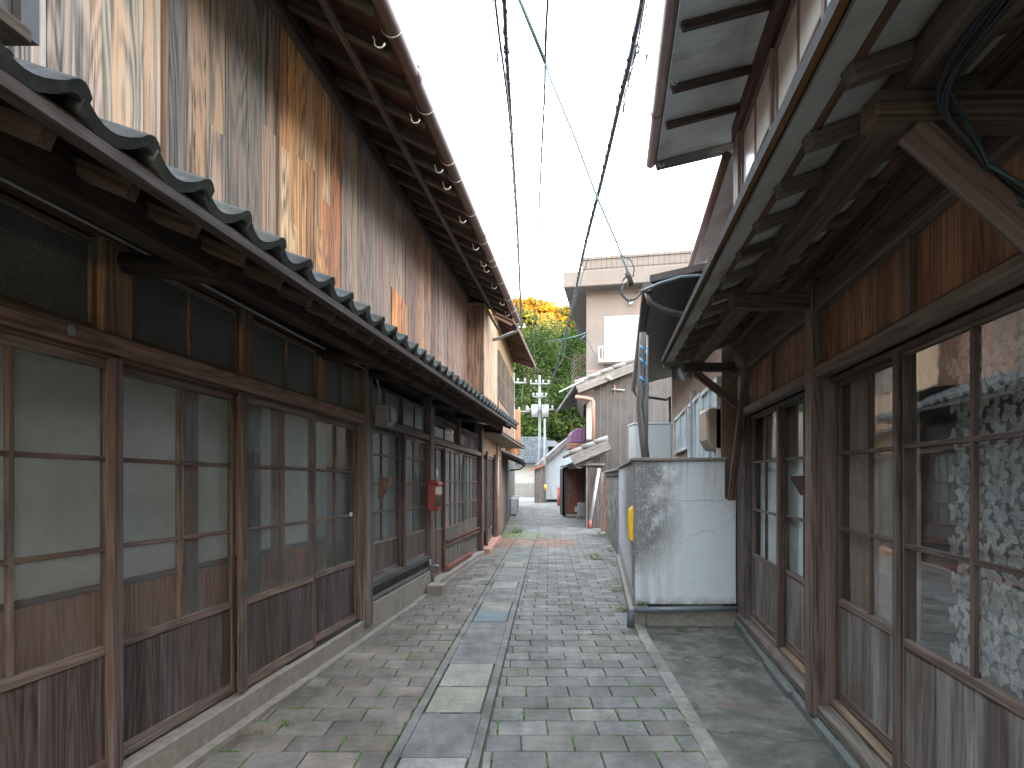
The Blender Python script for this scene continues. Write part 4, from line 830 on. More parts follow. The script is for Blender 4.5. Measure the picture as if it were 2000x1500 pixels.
# ================================================================ right house 2 behind the wall
def F4(y, n, z): return Vector((1.09 + .19 * y - n, y, z))
K = thing('rendered_house', 'brown rendered house behind the white wall with aluminium windows and a black eave', 'house', F4(9, -1, 0))
g = MB(); g.box(F4, (6.2, 12.3), (-4.5, .0), (-.1, 3.35)); g.build('wall', 'brown_render', K)
def alu(y0, y1, z0, z1, cols, name='window', gm='blue_glass'):
    f = MB(); c = (.55, .57, .57)
    for s_ in ((y0, y0 + .05), (y1 - .05, y1)): f.box(F4, s_, (.0, .05), (z0, z1), col=c)
    for z_ in (z0, z1 - .05): f.box(F4, (y0 + .05, y1 - .05), (.0, .048), (z_, z_ + .05), col=c)
    for i in range(1, cols): yy = y0 + (y1 - y0) * i / cols; f.box(F4, (yy - .025, yy + .025), (.0, .045), (z0 + .05, z1 - .05), col=c)
    o = f.build(name, 'painted', K, .003); q = MB(); q.face([F4(y0, .015, z0), F4(y1, .015, z0), F4(y1, .015, z1), F4(y0, .015, z1)]); q.build('glass', gm, o)
    return o
alu(9.2, 11.3, 1.98, 2.67, 2); alu(7.65, 8.95, .9, 2.66, 2, 'glazed_door'); alu(6.25, 7.5, 1.2, 2.63, 2)
g = MB(); q = F4(8.5, .05, 2.0); g.box(F4, (8.4, 8.46), (.0, .07), (.9, 2.8), col=(.3, .31, .31)); g.build('door_post', 'painted', K)
g = MB(); g.tube([F4(8.9, .16, 3.12), F4(8.9, .0, 3.2)], .10, 14); g.build('vent_hood', 'galvanised', K)
# roof over it
g = MB(); u4 = Vector((.19, 1, 0)); n0 = .74
g.prism([F4(6.25, n0, 3.62), F4(6.25, -.1, 3.85), F4(6.25, -.1, 3.87), F4(6.25, n0, 3.64)], u4 * 6.9, (.03, .03, .03)); g.box(F4, (6.2, 12.3), (-.5, .0), (3.35, 3.86)); g.build('eave', 'black_metal', K)
g = MB(); g.prism([F4(6.22, n0 + .04, 3.645), F4(6.22, -2.3, 4.35), F4(6.22, -2.3, 4.42), F4(6.22, n0 + .04, 3.72)], u4 * 7.0, (.09, .075, .07)); g.build('roof', 'metal_sheet', K)
g = MB(); g.tube([F4(6.22, n0 + .06, 3.60), F4(9, n0 + .06, 3.60), F4(13.2, n0 + .06, 3.55)], .055, 12); g.tube([F4(6.3, n0 + .06, 3.58), F4(6.3, n0 + .03, 3.45), F4(6.32, n0 - .1, 3.38), F4(6.45, -.0, 3.25)], .035, 10); g.tube([F4(13.1, n0 + .06, 3.52), F4(13.1, n0 - .0, 3.4), F4(13.1, .05, 3.3), F4(12.35, .03, 3.25), F4(12.35, .03, 1.5)], .035, 10); g.build('gutter', 'gutter_grey', K)
g = MB(); g.tube([at(1252, 569, 6.15), at(1290, 553, 6.15), at(1330, 541, 6.15), at(1365, 538, 6.15), at(1400, 545, 6.15)], .017, 10); g.build('conduit', 'pvc_grey', K)
# upper storey with stained wall
def F5(y, n, z): return Vector((2.42 + .19 * (y - 6.5) - n, y, z))
g = MB(); g.box(F5, (6.3, 9.3), (-2.5, -.55), (3.9, 5.2)); g.build('upper_wall', 'brown_render', K)
g = MB(); g.prism([F5(6.1, .05, 4.93), F5(6.1, -.6, 5.18), F5(6.1, -.6, 5.25), F5(6.1, .05, 5.0)], u4 * 3.2, (.35, .34, .32)); g.build('upper_soffit', 'soffit_board', K)
g = MB(); g.tube([F5(6.1, .06, 4.95), F5(9.3, .06, 4.93)], .05, 12); g.build('upper_gutter', 'gutter_brown', K)
# water tank, heater, leaning pole
T = thing('storage_tank', 'pale grey metal tank standing behind the white wall', 'tank', W(2.55, 10.4, 0))
g = MB(); x0, x1 = at(1238, 0, 10.4).x, at(1313, 0, 10.4).x; g.box(W, (x0, x1), (10.4, 10.9), (.3, 2.50)); g.build('casing', 'tank_paint', T, .03)
g = MB(); g.box(W, (x0 - .008, x1 + .008), (10.39, 10.91), (2.485, 2.52)); g.build('lid', 'tank_paint', T, .008)
g = MB(); g.box(W, (x0 + .05, x0 + .2), (10.36, 10.5), (-.1, .3)); g.box(W, (x1 - .2, x1 - .05), (10.36, 10.5), (-.1, .3)); g.build('leg', 'grey_paint', T)
T = thing('wall_heater', 'beige rounded water heater casing hung on the brown rendered house', 'heater', F4(7.2, .1, 2))
x0, x1 = at(1379, 0, 6.25).x, 2.31
g = MB(); g.prism([W(x0, 6.25, 2.25), W(x0 + .025, 6.25, 2.29), W(x1, 6.25, 2.30), W(x1, 6.25, 1.82), W(x0 + .07, 6.25, 1.83), W(x0 + .015, 6.25, 1.94)], (.03, .36, 0)); g.build('casing', 'beige_plastic', T, .02)
g = MB(); g.tube([W(x1 - .06, 6.35, 1.83), W(x1 - .06, 6.35, 1.2)], .015, 8); g.build('pipe', 'hook_grey', T)
T = thing('wooden_pole', 'weathered crooked wooden pole propping the black eave behind the white wall', 'pole', at(1262, 895, 7.2))
g = MB(); g.tube([at(1262, 905, 7.2), at(1256, 850, 7.2), at(1250, 800, 7.2), at(1253, 740, 7.2), at(1255, 690, 7.2), at(1257, 650, 7.2)], .05, 10, (.2, .18, .165)); g.build('shaft', 'weathered_wood', T)
g = MB(); g.tube([at(1262, 895, 7.15), at(1264, 720, 7.15), at(1265, 655, 7.15)], .022, 8); g.build('pipe', 'galvanised', T)
plain('blue_rope', (.05, .25, .45), .6)
g = MB()
for yy in (675, 700, 735): g.tube([at(1250, yy, 7.1), at(1256, yy + 8, 7.05), at(1262, yy + 4, 7.05), at(1258, yy + 20, 7.05)], .012, 6)
g.build('rope', 'blue_rope', T)
T = thing('downpipe', 'black downpipe on the gap between the right house and the brown rendered one', 'pipe', at(1417, 850, 6.3))
g = MB(); g.tube([at(1417, 880, 6.35), at(1417, 735, 6.35)], .045, 12); g.build('pipe', 'black_metal', T)
g = MB(); g.box(W, (at(1411, 0, 6.35).x, at(1424, 0, 6.35).x), (6.31, 6.36), (1.78, 1.81)); g.build('clamp', 'black_metal', T)

# ================================================================ brown metal-sided house R3 and sheds
BR = (.054, .050, .049)
D = thing('metal_sided_house', 'brown board-sided house with a tiled lean-to roof and pink downpipe', 'house', W(4, 18, 0))
Yd = 19.6
def zl(x): return at(x, 742 - (x - 1150) * .385, Yd).z      # rake line
g = MB()
xs = 1160
while xs < 1345:
    a, b = at(xs, 0, Yd).x, at(xs + 13, 0, Yd).x
    g.prism([W(a, Yd, -.2), W(b - .015, Yd, -.2), W(b - .015, Yd, zl(xs + 13) + .1), W(a, Yd, zl(xs) + .1)], (0, .05, 0), BR, .08); xs += 13
g.build('board_wall', 'metal_sheet', D)
g = MB(); a, b = at(1158, 0, Yd).x, at(1345, 0, Yd).x; g.prism([W(a, Yd + .04, -.2), W(b, Yd + .04, -.2), W(b, Yd + .04, zl(1345)), W(a, Yd + .04, zl(1158))], (1.7, 8, 0)); g.build('wall', 'beige_render', D)
g = MB(); xs = 1160
while xs < 1345: g.box(W, (at(xs, 0, Yd).x - .014, at(xs, 0, Yd).x + .004), (Yd - .012, Yd + .01), (-.1, zl(xs)), col=(.34, .22, .17)); xs += 13
g.build('seam', 'seam_paint', D)
g = MB(); a, b = at(1146, 0, Yd).x, at(1160, 0, Yd).x; g.box(W, (a, b), (Yd + .01, Yd + .1), (at(0, 858, Yd).z, at(0, 760, Yd).z), 'z', (.42, .38, .34)); g.build('corner_board', 'sooty_wood', D)
def rake(P0, P1, depth, wd=.28, tl=12, up=.1):      # bargeboard + tiles seen end-on
    P0 = Vector(P0); P1 = Vector(P1); d = (P1 - P0).normalized()
    g = MB(); g.beam(P0, P1, .05, wd, up=(0, 0, 1), col=(.20, .175, .16)); g.build('bargeboard', 'weathered_wood', D, .005)
    g = MB(); upv = Vector((-d.z, 0, d.x)) * (wd / 2 + .03); tiles(g, P0 + upv + Vector((0, depth, 0)), (0, -1, 0), d, int(depth / .27), int((P1 - P0).length / .26) + 1, .27, .26, .035, .035, (.15, .145, .14)); 
    L = (P1 - P0).length; k = int(L / .42)
    for i in range(k):
        a = P0 + upv + d * (L * i / k); b = P0 + upv + d * (L * (i + 1) / k + .03); g.tube([a + Vector((0, .02, .06)), b + Vector((0, .02, .04))], .085, 10, (.20, .19, .18), r1=.075)
    g.build('roof_tiles', 'tile', D)
rake(at(1127, 760, 19.2), at(1250, 712, 19.2), 8)
g = MB(); g.prism([at(1126, 768, 19.3), at(1160, 755, 19.3), at(1160, 775, 19.3), at(1140, 790, 19.3)], (.6, 5, 0), (.08, .06, .05)); g.build('eave_underside', 'dark_wood', D)
g = MB(); g.tube([at(1124, 775, 19.3), at(1142, 777, 19.3), at(1157, 780, 19.3), at(1159, 786, 19.3), at(1159, 860, 19.3)], .06, 10, (.42, .21, .15)); g.build('downpipe', 'rust_pipe', D)
rake(at(1117, 899, 18.3), at(1190, 868, 18.3), 2.6, .32)
g = MB(); g.prism([at(1120, 905, 18.4), at(1192, 872, 18.4), at(1192, 880, 18.4), at(1125, 915, 18.4)], (0, 2.5, 0), (.08, .06, .05)); g.build('porch_soffit', 'dark_wood', D)
g = MB(); g.box(W, (at(1143, 0, 18.5).x, at(1158, 0, 18.5).x), (18.5, 18.65), (at(0, 892, 18.5).z, at(0, 880, 18.5).z), col=(.35, .3, .22)); g.tube([at(1145, 885, 18.5), at(1145, 905, 18.5)], .04, 8); g.build('porch_bracket', 'concrete', D)
# purple striped cover on a frame above the porch
T = thing('covered_stack', 'purple and brown striped blanket draped over a rounded frame beside the board-sided house', 'covered bundle', at(1130, 865, 20.5))
m = NT('purple_stripe'); p = m.pos(); wv = m.n('ShaderNodeTexWave'); m.set(wv, 0, p); wv.inputs['Scale'].default_value = 2.2; wv.inputs['Distortion'].default_value = 7
m.end(m.bsdf(m.mix(wv.outputs[0], (.14, .05, .13), (.07, .03, .07)), .6))
g = MB(); g.prism([at(1115, 865, 20.5), at(1115, 848, 20.5), at(1119, 841, 20.5), at(1128, 836, 20.5), at(1144, 835, 20.5), at(1144, 865, 20.5)], (0, 1.2, 0)); g.build('blanket', 'purple_stripe', T, .04)
g = MB(); g.box(W, (at(1113, 0, 20.4).x, at(1146, 0, 20.4).x), (20.38, 21.8), (at(0, 876, 20.4).z, at(0, 865, 20.4).z), 'y', (.25, .13, .09)); g.build('frame', 'weathered_wood', T)
# flat-roofed shed
S = thing('shed', 'low dark board shed with brown door and flat roof right of the lane', 'shed', W(2.7, 20, gz(20)))
zt = at(0, 909, 18.6).z
xa, xb = at(1147, 0, 18.6).x, at(1174, 0, 18.6).x
g = MB(); g.siding(lambda y, n, z: W(y, 18.6 - n, z), xa, xb, -.05, .0, gz(18), zt, (.1, .16), (.10, .075, .068), .15); g.box(W, (xb, xb + .06), (18.6, 20.5), (gz(18), zt), 'z', (.09, .07, .06)); g.box(W, (xa - .03, xa), (18.6, 18.7), (gz(18), zt), 'z', (.4, .36, .3)); g.build('board_wall', 'weathered_wood', S)
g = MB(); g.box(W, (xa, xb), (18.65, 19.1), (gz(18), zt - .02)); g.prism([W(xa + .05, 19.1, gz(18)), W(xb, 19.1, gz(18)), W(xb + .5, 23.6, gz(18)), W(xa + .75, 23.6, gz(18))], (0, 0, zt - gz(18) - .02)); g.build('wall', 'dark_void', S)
xc, xd = at(1103, 0, 23.6).x, at(1147, 0, 23.6).x
g = MB(); g.box(W, (xc, xc + .12), (23.6, 24.6), (gz(18), zt + .02), 'z', (.1, .085, .075)); g.box(W, (xd - .2, xd + .4), (23.6, 23.7), (gz(18), zt + .02), 'z', (.09, .08, .085)); g.box(W, (xc, xd), (23.65, 26), (gz(18), zt)); g.build('frame', 'weathered_wood', S)
g = MB(); g.siding(lambda y, n, z: W(y, 23.6 - n, z), xc + .13, xd - .21, -.03, .0, gz(18) + .15, zt - .06, (.14, .2), (.21, .085, .055), .06); o = g.build('door', 'weathered_wood', S); g = MB(); g.box(W, (xc + .16, xc + .19), (23.56, 23.6), (.9, 1.05)); g.build('handle', 'black_metal', o)
g = MB(); g.prism([W(xc - .1, 24.5, zt + .03), W(xb + .12, 24.5, zt + .03), W(xb + .12, 18.5, zt + .0), W(xa - .3, 18.5, zt + .0), W(xc - .1, 23.4, zt + .03)], (0, 0, .07), (.16, .13, .11)); g.build('roof', 'metal_sheet', S)
g = MB(); g.box(W, (xc + .05, xd), (23.2, 23.6), (gz(18), gz(18) + .13)); g.build('step', 'concrete', S, .02)
T = thing('drain_pipe', 'slanting white plastic pipe with a red foot on the low shed', 'pipe', at(1150, 1033, 18.4))
g = MB(); g.tube([at(1153, 1018, 18.45), at(1170, 915, 18.45)], .05, 12); g.build('pipe', 'white_paint', T)
g = MB(); g.tube([at(1151, 1033, 18.45), at(1153, 1016, 18.45)], .053, 12); g.build('foot', 'red_bin', T)
T = thing('utility_box', 'pale grey meter cabinet on a small base in front of the brown shed door', 'meter box', at(1137, 1012, 22.6))
a, b = at(1129, 0, 22.6).x, at(1145, 0, 22.6).x
g = MB(); g.box(W, (a, b), (22.6, 22.9), (.0, .52), col=(.42, .44, .45)); g.box(W, (a - .1, a), (22.65, 22.85), (.15, .35), col=(.4, .42, .43)); g.build('cabinet', 'painted', T, .015)
g = MB(); g.box(W, (a + .1, b - .05), (22.585, 22.6), (.1, .42), col=(.34, .36, .37)); g.build('door', 'painted', T, .003)
g = MB(); g.box(W, (a - .05, b + .05), (22.55, 23), (gz(20) - .02, .0)); g.build('base', 'concrete', T, .01)
T = thing('wooden_gate', 'narrow red-brown gate board between the shed and the block wall', 'gate', at(1181, 1030, 17.5))
g = MB(); g.siding(lambda y, n, z: W(y, 17.4 - n, z), at(1179, 0, 17.4).x, at(1186, 0, 17.4).x, -.03, .0, gz(17), 1.43, (.1, .12), (.28, .11, .07), .05); g.build('panel', 'weathered_wood', T)
g = MB(); g.box(W, (at(1174, 0, 17.5).x, at(1179, 0, 17.5).x), (17.45, 17.6), (gz(17), 1.68), 'z', (.3, .27, .24)); g.build('post', 'concrete', T)
# beige concrete building
B = thing('concrete_building', 'beige three-storey concrete building with roof railing and white windows', 'building', W(6, 27, 0))
Yb = 26.0; tb = -.19
def FBt(x, n, z): return Vector((x - .19 * n, Yb + tb * (x - 3.37) - n, z))
g = MB(); g.box(FBt, (3.37, 12), (-9, 0), (-.2, 9.95), col=(.5, .42, .36)); g.build('wall', 'beige_render', B, .02)
g = MB(); g.box(FBt, (2.42, 12), (-9.5, .75), (9.95, 10.62)); g.build('slab', 'beige_render', B, .02)
plain('soffit_brown', (.10, .085, .078), .9)
g = MB(); g.box(FBt, (2.47, 12), (-9.4, .70), (9.93, 9.949)); g.build('soffit', 'soffit_brown', B)
g = MB(); g.box(FBt, (3.15, 12), (-9, -.5), (10.62, 11.55)); g.box(FBt, (3.10, 12), (-9.1, -.45), (11.55, 11.68)); g.build('parapet', 'beige_render', B, .01)
g = MB()
for z in (10.72, 11.45): g.box(FBt, (2.5, 12), (.60, .63), (z, z + .03), col=(.05, .04, .04))
for i in range(44): g.box(FBt, (2.5 + i * .22, 2.52 + i * .22), (.605, .625), (10.66, 11.45), col=(.06, .05, .045))
for k in range(9): g.box(FBt, (2.5, 2.52), (.6 - k * .4 - .02, .6 - k * .4), (10.66, 11.45), col=(.06, .05, .045))
g.box(FBt, (2.5, 2.53), (-3, .6), (11.45, 11.48), col=(.06, .05, .045)); g.build('railing', 'rust_metal', B)
g = MB(); 
for z in (11.9, 12.5): g.box(FBt, (7.4, 12), (-2.4, -2.37), (z, z + .03))
for i in range(20): g.box(FBt, (7.4 + i * .22, 7.42 + i * .22), (-2.4, -2.38), (11.6, 12.5))
g.box(FBt, (7.38, 7.44), (-2.45, -2.37), (11.6, 12.9)); g.build('roof_fence', 'hook_grey', B)
wx0 = at(1180, 0, 25.9).x; f = MB(); zb0, zb1 = at(0, 704, 25.8).z, at(0, 619, 25.8).z; xw = wx0 + 2.1
for a, b in ((wx0, wx0 + .07), (wx0 + 1.0, wx0 + 1.07), (xw - .0, xw + .07)): f.box(FBt, (a, b), (.0, .06), (zb0, zb1), col=(.7, .7, .68))
for z in (zb0, zb0 + 1.05, zb1 - .07): f.box(FBt, (wx0, xw + .07), (.0, .055), (z, z + .07), col=(.7, .7, .68))
o = f.build('window', 'painted', B); q = MB(); q.face([FBt(wx0, .02, zb0), FBt(xw, .02, zb0), FBt(xw, .02, zb1), FBt(wx0, .02, zb1)]); q.build('glass', 'blind_glass', o)
g = MB(); bx = at(1172, 0, 25.5).x
for z in (zb0 - .05, zb0 + .5): g.box(FBt, (bx, bx + 2.6), (.45, .5), (z, z + .05), col=(.7, .68, .66))
for i in range(16): g.box(FBt, (bx + i * .17, bx + i * .17 + .02), (.46, .48), (zb0, zb0 + .5), col=(.6, .58, .56))
g.box(FBt, (bx, bx + 2.6), (.0, .5), (zb0 - .15, zb0 - .05), col=(.6, .55, .52)); g.box(FBt, (bx, bx + .04), (.0, .5), (zb0, zb0 + .5), col=(.7, .68, .66)); g.build('balcony', 'painted', B)
g = MB(); zc0, zc1 = at(0, 736, 27).z, at(0, 694, 27).z; xk = at(1125, 0, 27).x
for i in range(5): g.box(W, (xk + i * .11, xk + i * .11 + .03), (26.9, 26.93), (zc0, zc1))
for i in range(6): z = zc0 + (zc1 - zc0) * i / 5; g.box(W, (xk, 3.37), (26.9, 26.94), (z - .015, z + .02)); g.box(W, (xk, xk + .03), (26.9, 29.5), (z - .015, z + .02))
g.box(W, (xk, 3.4), (26.8, 29.5), (zc0 - .1, zc0)); g.build('steel_landing', 'rust_metal', B)
g = MB(); c = FBt(at(1228, 0, 25.9).x, .1, at(0, 596, 25.9).z); g.tube([c, c + Vector((0, -.15, 0))], .09, 10); g.build('wall_lamp', 'white_paint', B)
g = MB(); g.box(FBt, (3.37, 12), (.0, .01), (at(0, 725, 26).z - .02, at(0, 725, 26).z + .02)); g.box(FBt, (at(1244, 0, 25.9).x, at(1245, 0, 25.9).x), (.0, .006), (5, 9.9)); g.build('joint_line', 'rust_pipe', B)

# ================================================================ far end of the lane
T = thing('warehouse', 'white corrugated gable warehouse at the end of the lane', 'warehouse', at(1090, 970, 38))
Yw = 38.0; P = [(1060, 975), (1140, 975), (1140, 864), (1113, 858), (1060, 905)]
g = MB(); xs = 1063
while xs < 1140:
    yt = 905 - (xs - 1060) * .86 if xs < 1114 else 858; g.prism([at(xs, 975, Yw), at(xs + 2.7, 975, Yw), at(xs + 2.7, yt, Yw), at(xs, yt, Yw)], (0, .05, 0), (.52, .56, .58), .02); xs += 3
g.prism([at(x, y, Yw + .04) for x, y in P], (0, 10, 0), (.75, .8, .82)); g.build('wall', 'far_white', T)
g = MB(); g.beam(at(1056, 908, Yw - .1), at(1114, 856, Yw - .1), .5, .28, col=(.13, .11, .105)); g.beam(at(1114, 856, Yw - .1), at(1150, 872, Yw - .1), .5, .28, col=(.13, .11, .105)); g.build('roof_edge', 'metal_sheet', T)
g = MB(); g.prism([at(1056, 906, Yw), at(1114, 854, Yw), at(1150, 870, Yw), at(1150, 866, Yw), at(1114, 850, Yw), at(1056, 902, Yw)], (0, 10, 0), (.12, .1, .1)); g.build('roof', 'metal_sheet', T)
T = thing('brown_shed', 'small brown board shed with a reddish lean-to roof in front of the warehouse', 'shed', at(1052, 968, 37))
g = MB(); g.siding(lambda y, n, z: W(y, 37 - n, z), at(1044, 0, 37).x, at(1062, 0, 37).x, -.05, .0, gz(30), at(0, 909, 37).z, (.14, .2), (.2, .17, .145), .15); g.build('wall', 'weathered_wood', T)
g = MB(); g.prism([at(1035, 917, 36.8), at(1063, 906, 36.8), at(1063, 910, 36.8), at(1035, 920, 36.8)], (0, 3, 0), (.4, .16, .1)); g.build('roof', 'metal_sheet', T)
T = thing('tiled_house', 'cream house with blue-grey tiled roof beyond the lane end', 'house', at(1020, 940, 50))
g = MB(); g.box(W, (at(985, 0, 50).x, at(1062, 0, 50).x), (50, 58), (-.2, at(0, 898, 50).z)); g.build('wall', 'cream_render', T)
g = MB(); tiles(g, at(988, 904, 49.2), (1, 0, 0), Vector((0, .86, .5)), 22, 12, .17 * 1, .42, .06, .05, (.075, .085, .10)); g.build('roof_tiles', 'tile', T)
bpy.data.objects.remove(g.build('tmp', 'tile')) if False else None
g = MB(); g.prism([at(985, 905, 49.3), at(1062, 905, 49.3), at(1062, 870, 54), at(985, 870, 54)], (0, 0, -.1), (.1, .12, .15)); g.build('roof_base', 'metal_sheet', T)
T = thing('tiled_house', 'farther cream house showing only its gable above the blue-grey roof', 'house', at(1010, 900, 62))
g = MB(); g.prism([at(985, 960, 62), at(1045, 960, 62), at(1045, 878, 62), at(1015, 858, 62), at(985, 862, 62)], (0, 8, 0)); g.build('wall', 'cream_render', T)
g = MB(); g.beam(at(985, 855, 61.5), at(1050, 880, 61.5), .8, .5, col=(.12, .12, .14)); g.prism([at(1020, 862, 64), at(1075, 862, 64), at(1090, 872, 60), at(1020, 872, 60)], (0, 0, .4), (.12, .13, .15)); g.build('roof', 'metal_sheet', T)
T = thing('low_wall', 'low grey wall with a pipe railing at the far road', 'wall', at(1020, 960, 47))
g = MB(); g.box(W, (at(1003, 0, 47).x, at(1045, 0, 47).x), (47, 47.2), (-.2, at(0, 944, 47).z)); g.build('wall', 'concrete', T)
g = MB(); zr0, zr1 = at(0, 944, 47).z, at(0, 930, 47).z; g.tube([W(at(1006, 0, 47).x, 47.1, zr1), W(at(1045, 0, 47).x, 47.1, zr1)], .03, 6)
for x in (1009, 1020, 1032, 1043): g.tube([W(at(x, 0, 47).x, 47.1, zr0), W(at(x, 0, 47).x, 47.1, zr1)], .025, 6)
g.build('railing', 'hook_grey', T)
T = thing('bin', 'rusty red tub standing beside the low shed at the lane end', 'bin', at(1096, 984, 33))
a, b = at(1089, 0, 33), at(1103, 0, 33)
g = MB(); c = (a.x + b.x) / 2; g.tube([W(c, 33.3, gz(30)), W(c, 33.3, .90)], .20, 16, r1=.24); g.build('drum', 'red_bin', T); g = MB(); g.tube([W(c, 33.3, .89), W(c, 33.3, .93)], .255, 16); g.build('rim', 'red_bin', T)
T = thing('railing', 'thin grey hoop railing in front of the warehouse', 'railing', at(1080, 970, 36))
g = MB(); g.tube([at(1076, 973, 36), at(1076, 949, 36), at(1089, 949, 36)], .022, 6); g.tube([at(1089, 949, 36), at(1089, 973, 36)], .022, 6); g.build('hoop', 'hook_grey', T)
def pole(px, ytop, Y, ybase, lab, arms, tr=False, r=.14):
    t = thing('utility_pole', lab, 'utility pole', at(px, ybase, Y), 'utility poles beyond the lane')
    g = MB(); g.tube([W(at(px, 0, Y).x, Y, gz(30)), W(at(px, 0, Y).x, Y, at(0, ytop, Y).z)], r, 12, r1=r * .7); g.build('shaft', 'pole_concrete', t)
    for (ya, hw) in arms:
        p = at(px, ya, Y); g = MB(); g.beam(p + Vector((-hw, -.15, 0)), p + Vector((hw, -.15, 0)), .08, .09, col=(.5, .5, .5)); g.build('crossarm', 'galvanised', t)
        for q in (-.9, -.35, .35, .9):
            g = MB(); g.tube([p + Vector((hw * q, -.15, .04)), p + Vector((hw * q, -.15, .26))], .06, 8); g.build('insulator', 'insulator', t)
    if tr:
        p = at(px, 0, Y); z = at(0, 812, Y).z
        for dx in (-.35, .38): g = MB(); g.tube([W(p.x + dx, Y - .2, z - .1), W(p.x + dx, Y - .2, z + .75)], .24, 14); g.build('transformer', 'insulator', t)
    return t
pole(1054, 733, 41, 972, 'tall pale utility pole with transformers at the lane end', [(750, .7), (775, .5), (800, 1.0)], True, .11)
pole(1064, 818, 37.2, 972, 'slim white pole with a yellow band in front of the warehouse', [], True and False, .09)
g = MB(); p = at(1064, 0, 37.2).x; g.tube([W(p, 37.2, at(0, 958, 37.2).z), W(p, 37.2, at(0, 946, 37.2).z)], .125, 12); o = g.build('yellow_band', 'yellow_plastic', None); o.parent = [q for q in scn.objects if q.get('label', '').startswith('slim white pole')][0]; 
for v_ in o.data.vertices: v_.co -= o.parent.location
pole(1000, 600, 42, 960, 'utility pole rising close behind the left eaves', [(640, 1.0), (662, .8)], False, .12)
pole(1003, 728, 36, 960, 'second utility pole behind the left houses with two crossarms', [(748, .8), (804, 1.0)], False, .1)

# ---------------------------------------------------------------- cables over the street
def cable(pts, z, r, lab, mat='cable', grp='cables strung over the lane', wob=0, back=True, twist=0):
    P = []
    for i, (x, y) in enumerate(pts):
        zz = z(i) if callable(z) else z; Y = (zz - CAMZ) * FPX / (HOR - y); P.append(at(x, y, Y))
    if back:
        d = (P[0] - P[1]).normalized(); P = [P[0] + d * 8 + Vector((0, 0, .5))] + P
    out = []
    for a in range(len(P) - 1):
        p0, p1, p2, p3 = P[max(a - 1, 0)], P[a], P[a + 1], P[min(a + 2, len(P) - 1)]
        for k in range(8):
            t = k / 8; q = .5 * ((2 * p1) + (p2 - p0) * t + (2 * p0 - 5 * p1 + 4 * p2 - p3) * t * t + (3 * p1 - p0 - 3 * p2 + p3) * t ** 3)
            out.append(q + Vector((random.uniform(-wob, wob), 0, random.uniform(-wob, wob))))
    out.append(P[-1]); g = MB(); g.tube(out, r, 6, (.02, .02, .02))
    if twist:
        o2 = []
        for i, q in enumerate(out[:-1]):
            for k in range(4): t = (i * 4 + k) * 1.5; o2.append(q.lerp(out[i + 1], k / 4) + Vector((math.cos(t), 0, math.sin(t))) * (r + twist))
        g.tube(o2, r * .35, 5)
    o = g.build('cable', mat, loc=P[1] if back else P[0]); return tag(o, lab, 'cable', grp)
cable([(985, 0), (990, 110), (1004, 340), (1012, 480), (1018, 640)], lambda i: (7, 7, 7.05, 7.2, 8.0)[i], .028, 'thick lashed cable, the heavier of the left pair above the lane', twist=.006)
cable([(967, 0), (978, 90), (994, 220), (1006, 360), (1014, 500), (1020, 650)], lambda i: (6.9, 6.9, 6.95, 7, 7.1, 7.8)[i], .016, 'thinner cable swinging in to join the lashed left cable')
cable([(963, 0), (972, 110), (972, 160), (982, 240), (984, 280), (990, 340), (998, 440), (1003, 520), (1012, 650)], 6.7, .008, 'kinked thin wire, leftmost of the dark wires over the lane', wob=.01)
cable([(1071, 0), (1067, 60), (1063, 190), (1060, 260), (1056, 330), (1052, 440), (1046, 560), (1043, 690)], 6.8, .015, 'wavy single cable hanging in the middle of the sky', wob=.006)
cable([(1255, 0), (1215, 180), (1175, 352), (1145, 470), (1130, 540), (1113, 620), (1085, 720), (1060, 800)], 6.5, .032, 'heavy dark cable on the right side of the sky', twist=.004)
cable([(1262, 0), (1240, 95), (1215, 215), (1183, 345), (1160, 430), (1140, 500), (1115, 615)], 6.4, .010, 'thin cable hugging the heavy right cable', wob=.012)
cable([(1266, 0), (1248, 90), (1230, 160), (1205, 290), (1178, 390), (1150, 500), (1120, 600)], 6.35, .008, 'loose thin wire drooping right of the heavy cable', wob=.02)
cable([(1295, 0), (1262, 110), (1240, 210), (1205, 340), (1175, 430), (1160, 480)], 6.6, .007, 'twisted wire farthest right in the sky', wob=.012)
cable([(932, 0), (945, 120), (955, 280), (985, 420), (1030, 520), (1100, 600)], 9, .0035, 'hair-thin faint wire at the far left of the sky')
cable([(1086, 0), (1074, 180), (1066, 340), (1050, 560)], 9.5, .0035, 'hair-thin wire just right of the wavy cable')
cable([(1106, 0), (1092, 160), (1081, 340), (1060, 560)], 9.5, .0035, 'hair-thin wire, second right of the wavy cable')
g = MB(); A = [at(985, -60, 6.6), at(1015, 0, 6.7), at(1065, 122, 6.8)]; g.tube(A, .022, 8); A = [at(1065, 122, 6.8), at(1075, 155, 6.8), at(1120, 262, 6.8), at(1168, 390, 6.7), at(1205, 475, 6.6), at(1222, 520, 6.5), at(1230, 545, 6.4)]; g.tube(A, .012, 8)
o = g.build('cable', 'teal_cable', loc=A[-1]); tag(o, 'teal diagonal service cable crossing the sky down to the black eave', 'cable', 'cables strung over the lane')
J = thing('cable_joint', 'looped cables and black connector in front of the black eave', 'cable joint', at(1228, 545, 6.35))
g = MB(); g.tube([at(1224, 533, 6.35), at(1229, 541, 6.35), at(1231, 548, 6.35), at(1234, 558, 6.35)], .028, 8); g.build('connector', 'black_metal', J, )
